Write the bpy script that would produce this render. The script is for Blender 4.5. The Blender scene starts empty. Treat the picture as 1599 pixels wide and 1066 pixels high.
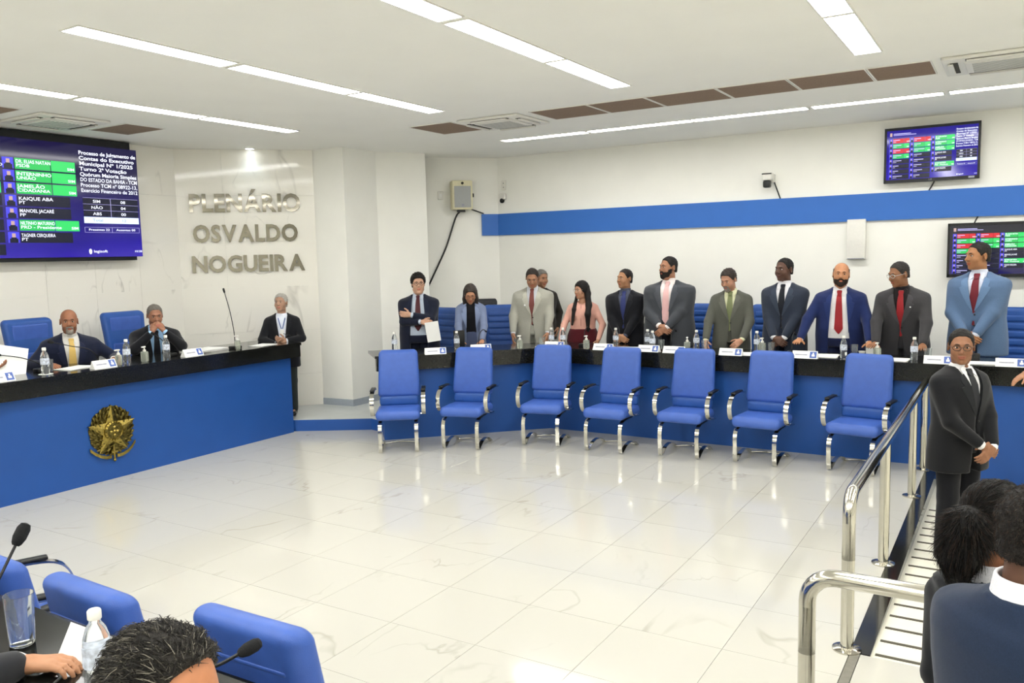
import bpy, bmesh, math, random
import numpy as np
from mathutils import Vector, Matrix
random.seed(7)
PI = math.pi
SC = bpy.context.scene
COL = SC.collection

# ------------------------------------------------------------------ camera
CAM_H = 2.136
def make_camera():
    yaw, pitch, roll = map(math.radians, (31.414, 5.842, -1.332))
    fw = Vector((-math.sin(yaw)*math.cos(pitch), math.cos(yaw)*math.cos(pitch), -math.sin(pitch)))
    r0 = Vector((math.cos(yaw), math.sin(yaw), 0)); u0 = r0.cross(fw)
    rt = r0*math.cos(roll)+u0*math.sin(roll); up = -r0*math.sin(roll)+u0*math.cos(roll)
    cd = bpy.data.cameras.new('camera'); cd.sensor_width = 36; cd.lens = 1292.66/1599*36
    cd.clip_start = .05; cd.clip_end = 100
    o = bpy.data.objects.new('camera', cd); COL.objects.link(o)
    m = Matrix((rt, up, -fw)).transposed().to_4x4(); m.translation = (0, 0, CAM_H)
    o.matrix_world = m; SC.camera = o
make_camera()

# ------------------------------------------------------------------ world and exposure
w = bpy.data.worlds.new('world'); SC.world = w; w.use_nodes = True
w.node_tree.nodes['Background'].inputs[0].default_value = (1, .98, .94, 1)
w.node_tree.nodes['Background'].inputs[1].default_value = .35
SC.view_settings.view_transform = 'Standard'; SC.view_settings.look = 'None'
SC.view_settings.gamma = 1; SC.view_settings.use_curve_mapping = False
SC.view_settings.exposure = 1.27
PANEL_STRENGTH = 11.0          # brightness of the ceiling light diffusers

# ------------------------------------------------------------------ materials
MATS = {}
def srgb(h):
    h = h.lstrip('#'); c = [int(h[i:i+2], 16)/255 for i in (0, 2, 4)]
    return tuple((v/12.92 if v <= .04045 else ((v+.055)/1.055)**2.4) for v in c)
def mat(name, color, rough=.5, metal=0., var=.06, scale=30., bump=0., bscale=None, spec=.5, trans=0., coat=0., emit=None, estr=0., sheen=0., sss=0., ior=1.45, alpha=1.):
    """principled material whose colour is broken up by a noise texture"""
    if name in MATS: return MATS[name]
    m = bpy.data.materials.new(name); m.use_nodes = True; MATS[name] = m
    nt = m.node_tree; b = nt.nodes['Principled BSDF']
    if isinstance(color, str): color = srgb(color)
    tc = nt.nodes.new('ShaderNodeTexCoord'); nz = nt.nodes.new('ShaderNodeTexNoise')
    nz.inputs['Scale'].default_value = scale; nz.inputs['Detail'].default_value = 3
    nt.links.new(tc.outputs['Object'], nz.inputs['Vector'])
    rp = nt.nodes.new('ShaderNodeValToRGB'); nt.links.new(nz.outputs['Fac'], rp.inputs[0])
    rp.color_ramp.elements[0].position = .3; rp.color_ramp.elements[1].position = .7
    rp.color_ramp.elements[0].color = tuple(max(0, c*(1-var)) for c in color)+(1,)
    rp.color_ramp.elements[1].color = tuple(min(1, c*(1+var)) for c in color)+(1,)
    nt.links.new(rp.outputs[0], b.inputs['Base Color'])
    b.inputs['Roughness'].default_value = rough; b.inputs['Metallic'].default_value = metal
    b.inputs['Specular IOR Level'].default_value = spec; b.inputs['IOR'].default_value = ior
    b.inputs['Transmission Weight'].default_value = trans; b.inputs['Coat Weight'].default_value = coat
    b.inputs['Coat Roughness'].default_value = .1; b.inputs['Alpha'].default_value = alpha
    if sheen: b.inputs['Sheen Weight'].default_value = sheen; b.inputs['Sheen Roughness'].default_value = .5
    if sss: b.inputs['Subsurface Weight'].default_value = sss; b.inputs['Subsurface Radius'].default_value = (.01, .004, .002)
    if emit: b.inputs['Emission Color'].default_value = tuple(emit)+(1,); b.inputs['Emission Strength'].default_value = estr
    if bump:
        n2 = nt.nodes.new('ShaderNodeTexNoise'); n2.inputs['Scale'].default_value = bscale or scale*4
        nt.links.new(tc.outputs['Object'], n2.inputs['Vector'])
        bp = nt.nodes.new('ShaderNodeBump'); bp.inputs['Strength'].default_value = bump; bp.inputs['Distance'].default_value = .004
        nt.links.new(n2.outputs['Fac'], bp.inputs['Height']); nt.links.new(bp.outputs[0], b.inputs['Normal'])
    return m

def marble(name, base, vein, rough, vscale, amount, stretch=(1, 1, 1), spec=.5):
    """polished stone with thin wandering veins, shifted on every tile by the object's random number"""
    m = bpy.data.materials.new(name); m.use_nodes = True; MATS[name] = m
    nt = m.node_tree; b = nt.nodes['Principled BSDF']; N = nt.nodes.new; L = nt.links.new
    tc = N('ShaderNodeTexCoord'); oi = N('ShaderNodeObjectInfo')
    mu = N('ShaderNodeMath'); mu.operation = 'MULTIPLY'; mu.inputs[1].default_value = 37
    L(oi.outputs['Random'], mu.inputs[0])
    ad = N('ShaderNodeVectorMath'); ad.operation = 'ADD'; L(tc.outputs['Object'], ad.inputs[0]); L(mu.outputs[0], ad.inputs[1])
    mp = N('ShaderNodeMapping'); mp.inputs['Scale'].default_value = stretch; L(ad.outputs[0], mp.inputs[0])
    n1 = N('ShaderNodeTexNoise'); n1.inputs['Scale'].default_value = vscale; n1.inputs['Detail'].default_value = 4; n1.inputs['Distortion'].default_value = .6
    L(mp.outputs[0], n1.inputs['Vector'])
    s = N('ShaderNodeMath'); s.operation = 'SUBTRACT'; s.inputs[1].default_value = .5; L(n1.outputs['Fac'], s.inputs[0])
    a = N('ShaderNodeMath'); a.operation = 'ABSOLUTE'; L(s.outputs[0], a.inputs[0])
    rp = N('ShaderNodeValToRGB'); rp.color_ramp.elements[0].position = 0; rp.color_ramp.elements[1].position = .012
    rp.color_ramp.elements[0].color = (1, 1, 1, 1); rp.color_ramp.elements[1].color = (0, 0, 0, 1); L(a.outputs[0], rp.inputs[0])
    n2 = N('ShaderNodeTexNoise'); n2.inputs['Scale'].default_value = vscale*1.7; L(mp.outputs[0], n2.inputs['Vector'])
    r2 = N('ShaderNodeValToRGB'); r2.color_ramp.elements[0].position = .5; r2.color_ramp.elements[1].position = .7; L(n2.outputs['Fac'], r2.inputs[0])
    mm = N('ShaderNodeMath'); mm.operation = 'MULTIPLY'; L(rp.outputs[0], mm.inputs[0]); L(r2.outputs[0], mm.inputs[1])
    m3 = N('ShaderNodeMath'); m3.operation = 'MULTIPLY'; m3.inputs[1].default_value = amount; L(mm.outputs[0], m3.inputs[0])
    mx = N('ShaderNodeMix'); mx.data_type = 'RGBA'; mx.inputs[6].default_value = srgb(base)+(1,); mx.inputs[7].default_value = srgb(vein)+(1,)
    L(m3.outputs[0], mx.inputs[0]); L(mx.outputs[2], b.inputs['Base Color'])
    b.inputs['Roughness'].default_value = rough; b.inputs['Specular IOR Level'].default_value = spec
    return m

M_wall = mat('wall_paint', '#f5f4ec', .6, var=.015, scale=3, bump=.02, bscale=200)
M_ceil = mat('ceiling_paint', '#f7f6ef', .7, var=.012, scale=2)
M_marble = marble('marble_wall', '#f1eee4', '#a8a499', .09, 1.5, .55, (1, 1, .45))
M_floor = marble('marble_floor', '#c0beb4', '#a19d8f', .10, 1.3, .7, (1, .6, 1))
M_floor_bounce = mat('bounce_floor', '#e6e4da', .2, var=.02, scale=3)  # lighter than the tiles so unseen slabs bounce light onto ceiling and walls
M_grout = mat('tile_grout', '#a29e91', .8)
M_granite = mat('black_granite', '#191a18', .12, var=.7, scale=90, spec=.5)
M_blue = mat('blue_laminate', '#1f519c', .42, var=.03, scale=4, bump=.015, bscale=300)
M_band = mat('blue_band_paint', '#2f6cc0', .45, var=.02, scale=5)
M_leather = mat('blue_leather', '#3e5fae', .42, var=.06, scale=14, bump=.12, bscale=260, spec=.45)
M_leather2 = mat('blue_leather_dark', '#2b549c', .42, var=.06, scale=14, bump=.12, bscale=260, spec=.4)
M_chrome = mat('chrome', '#d2d0c8', .1, 1, var=.03)
M_steel = mat('polished_steel', '#c9c6bb', .13, 1, var=.03)
M_black = mat('black_plastic', '#101112', .38, var=.2)
M_bshell = mat('black_chair_shell', '#1b1d22', .5, var=.2)
M_brass = mat('antique_brass', '#a08d49', .27, 1, var=.3, scale=50)
M_brassd = mat('dark_brass', '#6e6234', .36, 1, var=.5, scale=45)
M_white = mat('white_plastic', '#e6e4dc', .4, var=.02)
M_paper = mat('white_paper', '#eeeeea', .7, var=.01)
M_cream = mat('cream_plastic', '#dcd6b4', .5, var=.04)
M_greymesh = mat('grey_grille', '#a8aaa8', .6, var=.15, scale=400)
M_brown = mat('brown_fibre_panel', '#8a7563', .9, var=.14, scale=120, bump=.3, bscale=300)
M_dark = mat('dark_slot', '#3b382f', .7)
M_foam = mat('black_foam', '#17181a', .95, var=.4, scale=300, bump=.5, bscale=500)
M_clear = mat('clear_plastic', '#f2f6f8', .05, trans=.93, ior=1.3, var=.01)
M_glass = mat('drinking_glass', '#f4f8f8', .02, trans=.96, ior=1.42, var=.01)
M_gel = mat('clear_gel', '#dfe4d6', .12, trans=.75, ior=1.35, var=.02)
M_label = mat('bottle_label', '#c9d0dc', .5, var=.35, scale=60)
M_plateblue = mat('plate_emblem_blue', '#5069b0', .5, var=.2, scale=80)
M_print = mat('grey_print', '#9b9daa', .6, var=.2, scale=90)
M_basebd = mat('grey_baseboard', '#a7afb8', .5, var=.03)
M_stepgrey = mat('grey_platform_floor', '#c3c7c5', .35, var=.04, scale=6)
M_rampw = mat('ramp_surface', '#e0ddcd', .35, var=.03, scale=8)
M_strip = mat('dark_grip_strip', '#4c483c', .8, var=.15, scale=200)
M_cable = mat('black_cable', '#1a1a1a', .5)
M_panel = mat('light_diffuser', '#ffffff', .5, emit=(1, .99, .965), estr=PANEL_STRENGTH, var=.0)
M_spot = mat('spot_diffuser', '#ffffff', .5, emit=(.93, .98, 1), estr=7, var=.0)
M_letter = mat('mirror_metal_letter', '#8b877c', .05, 1, var=.02)

# ------------------------------------------------------------------ mesh helpers
def link(o, parent=None):
    COL.objects.link(o)
    if parent is not None: o.parent = parent
    return o
def mesh_np(name, V, F, mats, smooth=True, mi=None):
    V = np.asarray(V, np.float32); me = bpy.data.meshes.new(name)
    F = np.asarray(F, np.int32); n = F.shape[1]
    me.vertices.add(len(V)); me.vertices.foreach_set('co', V.ravel())
    me.loops.add(F.size); me.loops.foreach_set('vertex_index', F.ravel())
    me.polygons.add(len(F)); me.polygons.foreach_set('loop_start', np.arange(0, F.size, n, dtype=np.int32))
    me.polygons.foreach_set('loop_total', np.full(len(F), n, np.int32))
    if smooth: me.polygons.foreach_set('use_smooth', np.ones(len(F), bool))
    for m in (mats if isinstance(mats, (list, tuple)) else [mats]): me.materials.append(m)
    if mi is not None: me.polygons.foreach_set('material_index', np.asarray(mi, np.int32))
    me.update(calc_edges=True); me.validate()
    return me
class B:
    """collects shapes; build() links them as one mesh object"""
    def __init__(s): s.v = []; s.f = []
    def add(s, V, F):
        o = len(s.v); s.v += [tuple(p) for p in V]; s.f += [tuple(i+o for i in f) for f in F]; return s
    def box(s, x0, x1, y0, y1, z0, z1, R=None):
        V = [(x, y, z) for z in (z0, z1) for y in (y0, y1) for x in (x0, x1)]
        if R is not None: V = [R @ Vector(p) for p in V]
        return s.add(V, [(0, 2, 3, 1), (4, 5, 7, 6), (0, 1, 5, 4), (2, 6, 7, 3), (0, 4, 6, 2), (1, 3, 7, 5)])
    def prism(s, poly, z0, z1):
        n = len(poly)
        V = [(p[0], p[1], z0) for p in poly]+[(p[0], p[1], z1) for p in poly]
        return s.add(V, [tuple(range(n-1, -1, -1)), tuple(range(n, 2*n))]+[(i, (i+1) % n, n+(i+1) % n, n+i) for i in range(n)])
    def rbox(s, c, h, r, n=3, fn=None):
        """rounded box: centre c, half sizes h, edge radius r, fn deforms the points"""
        c = Vector(c); V = []; F = []; key = {}
        def vid(p):
            k = tuple(round(q, 5) for q in p)
            if k not in key: key[k] = len(V); V.append(p)
            return key[k]
        m = 2*n+2
        ts = [-1+i/n*1.0 for i in range(n+1)]; ts = ts+[-t for t in reversed(ts)]     # n steps of corner, flat, n steps
        def pt(axis, sg, a, b):
            q = [0, 0, 0]; q[axis] = sg; q[(axis+1) % 3] = a; q[(axis+2) % 3] = b
            d = [0, 0, 0]; inner = [0, 0, 0]
            for k in range(3):
                e = h[k]-r
                if k == axis: inner[k] = sg*e; d[k] = sg
                else:
                    t, sd = q[k]; inner[k] = sd*e; d[k] = t
            dv = Vector(d); dv.normalize()
            p = Vector(inner)+dv*r
            if fn: p = Vector(fn(*p))
            return p+c
        par = [(-(1-i/n), -1) for i in range(n+1)]+[(i/n, 1) for i in range(n+1)]
        for axis in range(3):
            for sg in (-1, 1):
                ids = [[vid(pt(axis, sg, par[i], par[j])) for j in range(m)] for i in range(m)]
                for i in range(m-1):
                    for j in range(m-1):
                        f = (ids[i][j], ids[i+1][j], ids[i+1][j+1], ids[i][j+1])
                        F.append(f if sg > 0 else f[::-1])
        return s.add(V, F)
    def cyl(s, a, b, ra, rb=None, n=12, caps=True):
        return s.tube([a, b], [ra, ra if rb is None else rb], n, caps)
    def tube(s, pts, r, n=10, caps=True):
        pts = [Vector(p) for p in pts]; k = len(pts)
        if not isinstance(r, (list, tuple)): r = [r]*k
        V = []; F = []; prev = None
        for i, p in enumerate(pts):
            t = (pts[min(i+1, k-1)]-pts[max(i-1, 0)]).normalized()
            if prev is None: u = t.orthogonal().normalized()
            else: u = (prev-t*prev.dot(t)).normalized()
            prev = u; v = t.cross(u)
            V += [p+(u*math.cos(2*PI*j/n)+v*math.sin(2*PI*j/n))*r[i] for j in range(n)]
        for i in range(k-1):
            F += [(i*n+j, i*n+(j+1) % n, (i+1)*n+(j+1) % n, (i+1)*n+j) for j in range(n)]
        if caps: F += [tuple(range(n-1, -1, -1)), tuple((k-1)*n+j for j in range(n))]
        return s.add(V, F)
    def band(s, pts, wx, th):
        """flat bar of width wx along x and thickness th swept along a path in a plane of constant x"""
        pts = [Vector(p) for p in pts]; k = len(pts); V = []; F = []
        for i, p in enumerate(pts):
            t = (pts[min(i+1, k-1)]-pts[max(i-1, 0)]).normalized(); nn = Vector((0, -t.z, t.y))*th/2; wv = Vector((wx/2, 0, 0))
            V += [p-wv-nn, p+wv-nn, p+wv+nn, p-wv+nn]
        for i in range(k-1):
            F += [(i*4+j, (i+1)*4+j, (i+1)*4+(j+1) % 4, i*4+(j+1) % 4) for j in range(4)]
        F += [(0, 1, 2, 3), tuple((k-1)*4+j for j in (3, 2, 1, 0))]
        return s.add(V, F)
    def lathe(s, prof, c=(0, 0, 0), n=16):
        c = Vector(c); k = len(prof); V = []; F = []
        for r, z in prof: V += [c+Vector((r*math.cos(2*PI*j/n), r*math.sin(2*PI*j/n), z)) for j in range(n)]
        for i in range(k-1): F += [(i*n+j, i*n+(j+1) % n, (i+1)*n+(j+1) % n, (i+1)*n+j) for j in range(n)]
        if prof[0][0] > 1e-6: F.append(tuple(range(n-1, -1, -1)))
        if prof[-1][0] > 1e-6: F.append(tuple((k-1)*n+j for j in range(n)))
        return s.add(V, F)
    def ell(s, c, r, n=10, m=7, R=None):
        V = []; c = Vector(c)
        for i in range(m+1):
            ph = PI*i/m
            for j in range(n):
                p = Vector((r[0]*math.sin(ph)*math.cos(2*PI*j/n), r[1]*math.sin(ph)*math.sin(2*PI*j/n), -r[2]*math.cos(ph)))
                V.append(c+(R @ p if R is not None else p))
        F = [(i*n+j, i*n+(j+1) % n, (i+1)*n+(j+1) % n, (i+1)*n+j) for i in range(m) for j in range(n)]
        return s.add(V, F)
    def mesh(s, name, m, smooth=False, angle=None):
        me = bpy.data.meshes.new(name); me.from_pydata([tuple(p) for p in s.v], [], s.f)
        for q in (m if isinstance(m, (list, tuple)) else [m]): me.materials.append(q)
        bm = bmesh.new(); bm.from_mesh(me); bmesh.ops.remove_doubles(bm, verts=bm.verts, dist=1e-5)
        bmesh.ops.recalc_face_normals(bm, faces=bm.faces); bm.to_mesh(me); bm.free()
        if smooth:
            for p in me.polygons: p.use_smooth = True
            try: me.set_sharp_from_angle(angle=math.radians(angle or 40))
            except Exception: pass
        me.update(); return me
    def build(s, name, m, parent=None, smooth=False, angle=None, loc=None, rz=None):
        o = bpy.data.objects.new(name, s.mesh(name, m, smooth, angle)); link(o, parent)
        if loc is not None: o.location = loc
        if rz is not None: o.rotation_euler = (0, 0, rz)
        return o
def tag(o, label, cat, group=None):
    o['label'] = label; o['category'] = cat
    if group: o['group'] = group
    return o
def thing(name, label, cat, loc=(0, 0, 0), rz=0, group=None):
    o = bpy.data.objects.new(name, None); o.empty_display_size = .1; COL.objects.link(o)
    o.location = loc; o.rotation_euler = (0, 0, rz)
    return tag(o, label, cat, group)
def struct(o, label=None):
    o['kind'] = 'structure'
    if label: o['label'] = label
    return o
def dup(root, loc, rz, label, group=None, skip=()):
    r = root.copy(); COL.objects.link(r); r.location = loc; r.rotation_euler = (0, 0, rz); r['label'] = label
    if group: r['group'] = group
    for ch in root.children:
        if ch.name.split('.')[0] in skip: continue
        c = ch.copy(); COL.objects.link(c); c.parent = r
        for g in ch.children:
            d = g.copy(); COL.objects.link(d); d.parent = c
    return r
def text_mesh(s, size, bold=0., align='LEFT', extr=0.):
    cu = bpy.data.curves.new('t', 'FONT'); cu.body = s; cu.size = size; cu.align_x = align; cu.offset = bold; cu.extrude = extr
    cu.resolution_u = 3
    o = bpy.data.objects.new('t', cu); COL.objects.link(o); dg = bpy.context.evaluated_depsgraph_get()
    me = bpy.data.meshes.new_from_object(o.evaluated_get(dg)); bpy.data.objects.remove(o); bpy.data.curves.remove(cu)
    return me
# ================================================================== the room
CZ = 3.64
XL, YR = -9.5, 10.9
def wall_seg(name, a, b, z0, z1, m, th=.15, label=None):
    a = Vector((a[0], a[1], 0)); b = Vector((b[0], b[1], 0)); d = (b-a).normalized(); n = Vector((-d.y, d.x, 0))*th
    o = B().prism([a, b, b+n, a+n], z0, z1).build(name, m)
    return struct(o, label)
# bare ground slabs under the tiles
fl = struct(B().box(-9.5, -.6, -5, 10.9, -.14, -.012).box(-.6, 6, -5, 4.52, -.14, -.012).build('floor', M_grout), 'glossy white marble-look tiled floor of the chamber')
T = .602
tile_mesh = B().box(-T/2+.0012, T/2-.0012, -T/2+.0012, T/2-.0012, -.012, 0).mesh('tile', M_floor)
for i in range(13):
    for j in range(-6, 9):
        o = bpy.data.objects.new('tile', tile_mesh); link(o, fl); o.location = (-.694-T*(i+.5), 4.227+T*(j+.5), 0)
for i in range(3):
    for j in range(-4, 0):
        o = bpy.data.objects.new('tile', tile_mesh); link(o, fl); o.location = (-.642+T*(i+.5), 4.515+T*(j+.5), 0)
struct(B().box(-9.5, 6, -5, .6, -.012, 0).build('floor_gallery_bounce', M_floor_bounce), 'unseen pale gallery floor slab behind the near desk, added to bounce light')  # out of view, added as a bright reflector for ceiling and walls
struct(B().box(1.17, 6, .6, 4.5, -.012, 0).box(-9.5, -8.53, .6, 9.2, -.012, 0).build('floor_side_bounce', M_floor_bounce), 'unseen pale floor slabs at the sides of the chamber, added to bounce light')  # unseen bright slabs added for bounce light
# ceiling
struct(B().box(-9.5, 6, -5, 10.9, CZ, CZ+.15).build('ceiling', M_ceil), 'white plaster ceiling with rows of light panels')
# walls, plain backing behind the marble
wl = wall_seg('wall_left', (XL, -5), (XL, 7.145), 0, CZ, M_wall, label='white marble tiled wall behind the presiding desk')
wa = wall_seg('wall_angled', (XL, 7.145), (-8.245, 8.40), 0, CZ, M_wall, label='angled marble wall carrying the metal lettering')
mw = .6
def slab(w, h):
    return B().box(-w/2+.0012, w/2-.0012, 0, .012, .0012, h-.0012).mesh('marble_slab', M_marble)
sm, sc_ = slab(.6, .61), slab(.592, .61)
for r in range(6):
    for i in range(11):
        o = bpy.data.objects.new('marble_slab', sm); link(o, wl); o.location = (XL+.012, 7.145-.6*(i+.5), .61*r-.02); o.rotation_euler = (0, 0, PI/2)
    for i in range(3):
        t = (i+.5)*.592; q = .012/2**.5
        o = bpy.data.objects.new('marble_slab', sc_); link(o, wa)
        o.location = (XL+t/2**.5+q, 7.145+t/2**.5-q, .61*r-.02); o.rotation_euler = (0, 0, PI/4)
pier = [(-8.245, 8.40), (-7.73, 8.44), (-7.73, 9.10), (-7.33, 9.72), (-8.3, 9.95), (-8.9, 8.6)]
struct(B().prism(pier, 0, CZ).build('wall_pier', M_wall), 'white pier between the marble wall and the recess')
wall_seg('wall_recess', (-8.4, 9.35), (-6.85, 10.9), 0, CZ, M_wall, label='angled white recess wall with the loudspeaker')
wall_seg('wall_right', (-6.85, YR), (6, YR), 0, CZ, M_wall, label='long white wall with the blue band and televisions')
wall_seg('wall_side', (6, YR), (6, -5), -.2, CZ, M_wall)
wall_seg('wall_rear', (6, -5), (XL, -5), -.2, CZ, M_wall)
# grey baseboard round the pier
def offs(p, q, d):
    a, b = Vector(p), Vector(q); t = (b-a).normalized(); return Vector((t.y, -t.x))*d
bb = B()
pp = [Vector(p) for p in ((-8.235, 8.385), (-7.715, 8.425), (-7.715, 9.095), (-7.318, 9.71))]
for a, b in zip(pp[:-1], pp[1:]):
    t = (b-a).normalized(); n = Vector((-t.y, t.x))*.014
    bb.prism([a, b, b+n, a+n], .145, .235)
struct(bb.build('baseboard_pier', M_basebd), 'grey baseboard round the white pier')
# blue band along the wall
tb = B().prism([(-7.038, 10.712), (-6.85, 10.9), (3.5, 10.9), (3.5, 10.865), (-6.835, 10.865), (-7.014, 10.686)], 2.468, 2.792).build('trim_band', M_band)
struct(tb, 'broad blue band running along the white wall')
# platforms
st = B().prism([(-9.5, 2.4), (-7.78, 2.4), (-7.78, 7.36), (-6.915, 7.869), (-6.62, 7.80), (-5.05, 9.3), (3.5, 9.3), (3.5, 10.9), (-9.5, 10.9)], 0, .142).build('step_riser', M_blue)
struct(st, 'blue faced step between the two desks')
struct(B().prism([(-9.5, 2.4), (-7.78, 2.4), (-7.78, 7.36), (-6.915, 7.869), (-6.62, 7.80), (-5.05, 9.3), (3.5, 9.3), (3.5, 10.9), (-9.5, 10.9)], .142, .146).build('floor_platform', M_stepgrey), 'grey platform floor')
struct(B().prism([(-6.66, 7.86), (-5.10, 9.38), (3.5, 9.38), (3.5, 10.9), (-6.9, 10.9), (-7.3, 9.7), (-7.3, 8.5)], .146, .25).build('floor_riser_right', M_stepgrey), 'raised floor behind the long desk')
struct(B().box(-9.48, -8.40, 2.4, 7.0, .146, .38).build('floor_riser_left', M_stepgrey), 'raised floor behind the presiding desk')
# near side: raised floor behind the near desk
struct(B().prism([(-5.2, -1.5), (-.75, -1.5), (-.75, 1.15), (-1.5, 1.15), (-1.5, .7), (-5.2, .7)], -.012, .25).build('floor_riser_near', M_stepgrey), 'raised floor behind the near desk')
# ramp beside the chamber with grip strips, kerb
def rz_(y): return -.004-(y-4.5)*.028
rm = B()
rm.add([(-.6, 4.52, rz_(4.52)), (6, 4.52, rz_(4.52)), (6, 10.9, rz_(10.9)), (-.6, 10.9, rz_(10.9)), (-.6, 4.52, -.35), (6, 4.52, -.35), (6, 10.9, -.35), (-.6, 10.9, -.35)],
       [(0, 1, 2, 3), (4, 7, 6, 5), (0, 4, 5, 1), (1, 5, 6, 2), (2, 6, 7, 3), (3, 7, 4, 0)])
ramp = struct(rm.build('floor_ramp', M_rampw), 'pale ramp beside the handrail with dark grip strips')
stm = B().box(-.575, .62, -.012, .012, 0, .004).mesh('grip_strip', M_strip)
for k in range(17):
    y = 4.56+k*.196
    o = bpy.data.objects.new('grip_strip', stm); link(o, ramp); o.location = (0, y, rz_(y)); o.rotation_euler = (math.atan(-.028), 0, 0)
struct(B().box(-.694, -.594, 4.52, 8.905, -.2, .003).build('trim_kerb', M_granite), 'black granite kerb along the ramp')
struct(B().box(-.69, -.644, 1.5, 4.52, -.012, .002).build('trim_strip', mat('grey_stone_strip', '#7b786e', .4, var=.1)), 'grey stone strip in the tiled floor')

# ------------------------------------------------------------------ ceiling fixtures
def light_panel(x0, x1, y0, y1, label, proto={}):
    w, l = x1-x0, y1-y0
    t = thing('ceiling_light', label, 'ceiling light', ((x0+x1)/2, (y0+y1)/2, CZ), 0, 'recessed ceiling light panels')
    f = B()
    e = .012
    f.box(-w/2-e, w/2+e, -l/2-e, -l/2, -.008, .0).box(-w/2-e, w/2+e, l/2, l/2+e, -.008, 0)
    f.box(-w/2-e, -w/2, -l/2, l/2, -.008, 0).box(w/2, w/2+e, -l/2, l/2, -.008, 0)
    f.build('frame', M_white, t)
    B().box(-w/2, w/2, -l/2, l/2, -.004, -.001).build('diffuser', M_panel, t)
rows = [(-7.23, 'row nearest the big screen'), (-5.17, 'second row from the big screen'), (-3.11, 'third row from the big screen'), (-1.04, 'row above the handrail'), (1.03, 'row right of the frame'), (3.1, 'farthest right row')]
segs = [(3.19, 4.43, 'near'), (4.50, 5.80, 'middle'), (5.85, 7.07, 'far'), (-1.9, -.66, 'rear first'), (-.6, .66, 'rear second'), (.72, 1.96, 'rear third'), (-4.3, -3.0, 'unseen added hindmost')]  # hindmost bank and rear panels of the leftmost row: unseen, added for brightness
for x, rn in rows:
    for y0, y1, sn in segs:
        light_panel(x-.093, x+.093, y0, y1, '%s white light panel in the ceiling, %s' % (sn, rn))
for i, (x0, x1) in enumerate(((-5.77, -4.58), (-4.53, -3.25), (-3.22, -1.97), (-1.91, -.68), (-.62, .62), (.68, 1.9), (1.96, 3.2), (3.26, 4.5))):  # last two panels lie out of view, added to brighten the room
    light_panel(x0, x1, 9.28, 9.44, '%s white light panel from the left, row along the blue band wall' % ('first', 'second', 'third', 'fourth', 'fifth', 'sixth', 'unseen added seventh', 'unseen added eighth')[i])
def brown(x0, x1, y0, y1, label):
    t = thing('ceiling_tile', label, 'ceiling tile', ((x0+x1)/2, (y0+y1)/2, CZ), 0, 'brown ceiling tiles')
    w, l = (x1-x0)/2, (y1-y0)/2
    B().box(-w, w, -l, l, -.006, -.001).build('board', M_brown, t)
    f = B(); e = .01
    f.box(-w-e, w+e, -l-e, -l, -.008, 0).box(-w-e, w+e, l, l+e, -.008, 0).box(-w-e, -w, -l, l, -.008, 0).box(w, w+e, -l, l, -.008, 0)
    f.build('edge', M_white, t)
for i, (x0, x1) in enumerate(((-4.41, -3.77), (-3.74, -3.15), (-3.12, -2.45), (-2.42, -1.81), (-1.78, -1.16), (-1.13, -.66))):
    brown(x0, x1, 7.68, 8.27, '%s brown ceiling tile from the left in the long strip' % ('first', 'second', 'third', 'fourth', 'fifth', 'sixth')[i])
brown(-6.0, -5.43, 7.68, 8.36, 'single brown ceiling tile left of the middle air conditioner')
brown(-8.80, -8.14, 5.57, 6.03, 'brown ceiling tile just above the big screen corner')
brown(-8.80, -8.14, 4.0, 4.47, 'brown ceiling tile at the left edge above the big screen')
def cassette(x0, x1, y0, y1, label):
    w, l = (x1-x0)/2, (y1-y0)/2
    t = thing('air_conditioner', label, 'air conditioner', ((x0+x1)/2, (y0+y1)/2, CZ), 0, 'ceiling cassette air conditioners')
    B().rbox((0, 0, -.015), (w, l, .014), .012, 2).build('frame', M_white, t, True)
    g = B().rbox((0, 0, -.034), (w*.62, l*.62, .012), .01, 2).build('grille', M_white, t, True)
    s = B()
    for k in range(-4, 5): s.box(-w*.5, w*.5, k*l*.12-.006, k*l*.12+.006, -.049, -.045)
    s.build('grille_slot', M_greymesh, g)
    for sx, sy in ((1, 0), (-1, 0), (0, 1), (0, -1)):
        q = B()
        if sx: q.box(sx*w*.8-.028, sx*w*.8+.028, -l*.6, l*.6, -.034, -.028)
        else: q.box(-w*.6, w*.6, sy*l*.8-.028, sy*l*.8+.028, -.034, -.028)
        q.build('air_slot', M_dark, t)
        q = B()
        if sx: q.box(sx*w*.86-.02, sx*w*.86+.02, -l*.58, l*.58, -.05, -.036)
        else: q.box(-w*.58, w*.58, sy*l*.86-.02, sy*l*.86+.02, -.05, -.036)
        q.build('louvre', M_white, t)
cassette(-5.33, -4.55, 7.65, 8.38, 'white cassette air conditioner in the middle of the ceiling')
cassette(-.58, .28, 7.62, 8.36, 'white cassette air conditioner at the right edge of the ceiling')
cassette(-8.9, -8.12, 4.66, 5.38, 'white cassette air conditioner above the big screen')
t = thing('spot_light', 'small round recessed spotlight above the metal lettering', 'spotlight', (-8.72, 7.74, CZ))
B().lathe([(.075, 0), (.075, -.008), (.055, -.01)], n=20).build('ring', M_white, t)
B().lathe([(.054, -.006), (.05, -.012), (0.0001, -.013)], n=20).build('lens', M_spot, t)
sl = bpy.data.lights.new('spot_lamp', 'SPOT'); sl.energy = .9; sl.spot_size = 1.5; sl.spot_blend = .7; sl.color = (.62, .86, 1); sl.shadow_soft_size = .05
so = bpy.data.objects.new('lamp', sl); link(so, t); so.location = (0, 0, -.03); so.rotation_euler = (.3*math.cos(PI/4), .3*math.sin(PI/4), 0)

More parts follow.
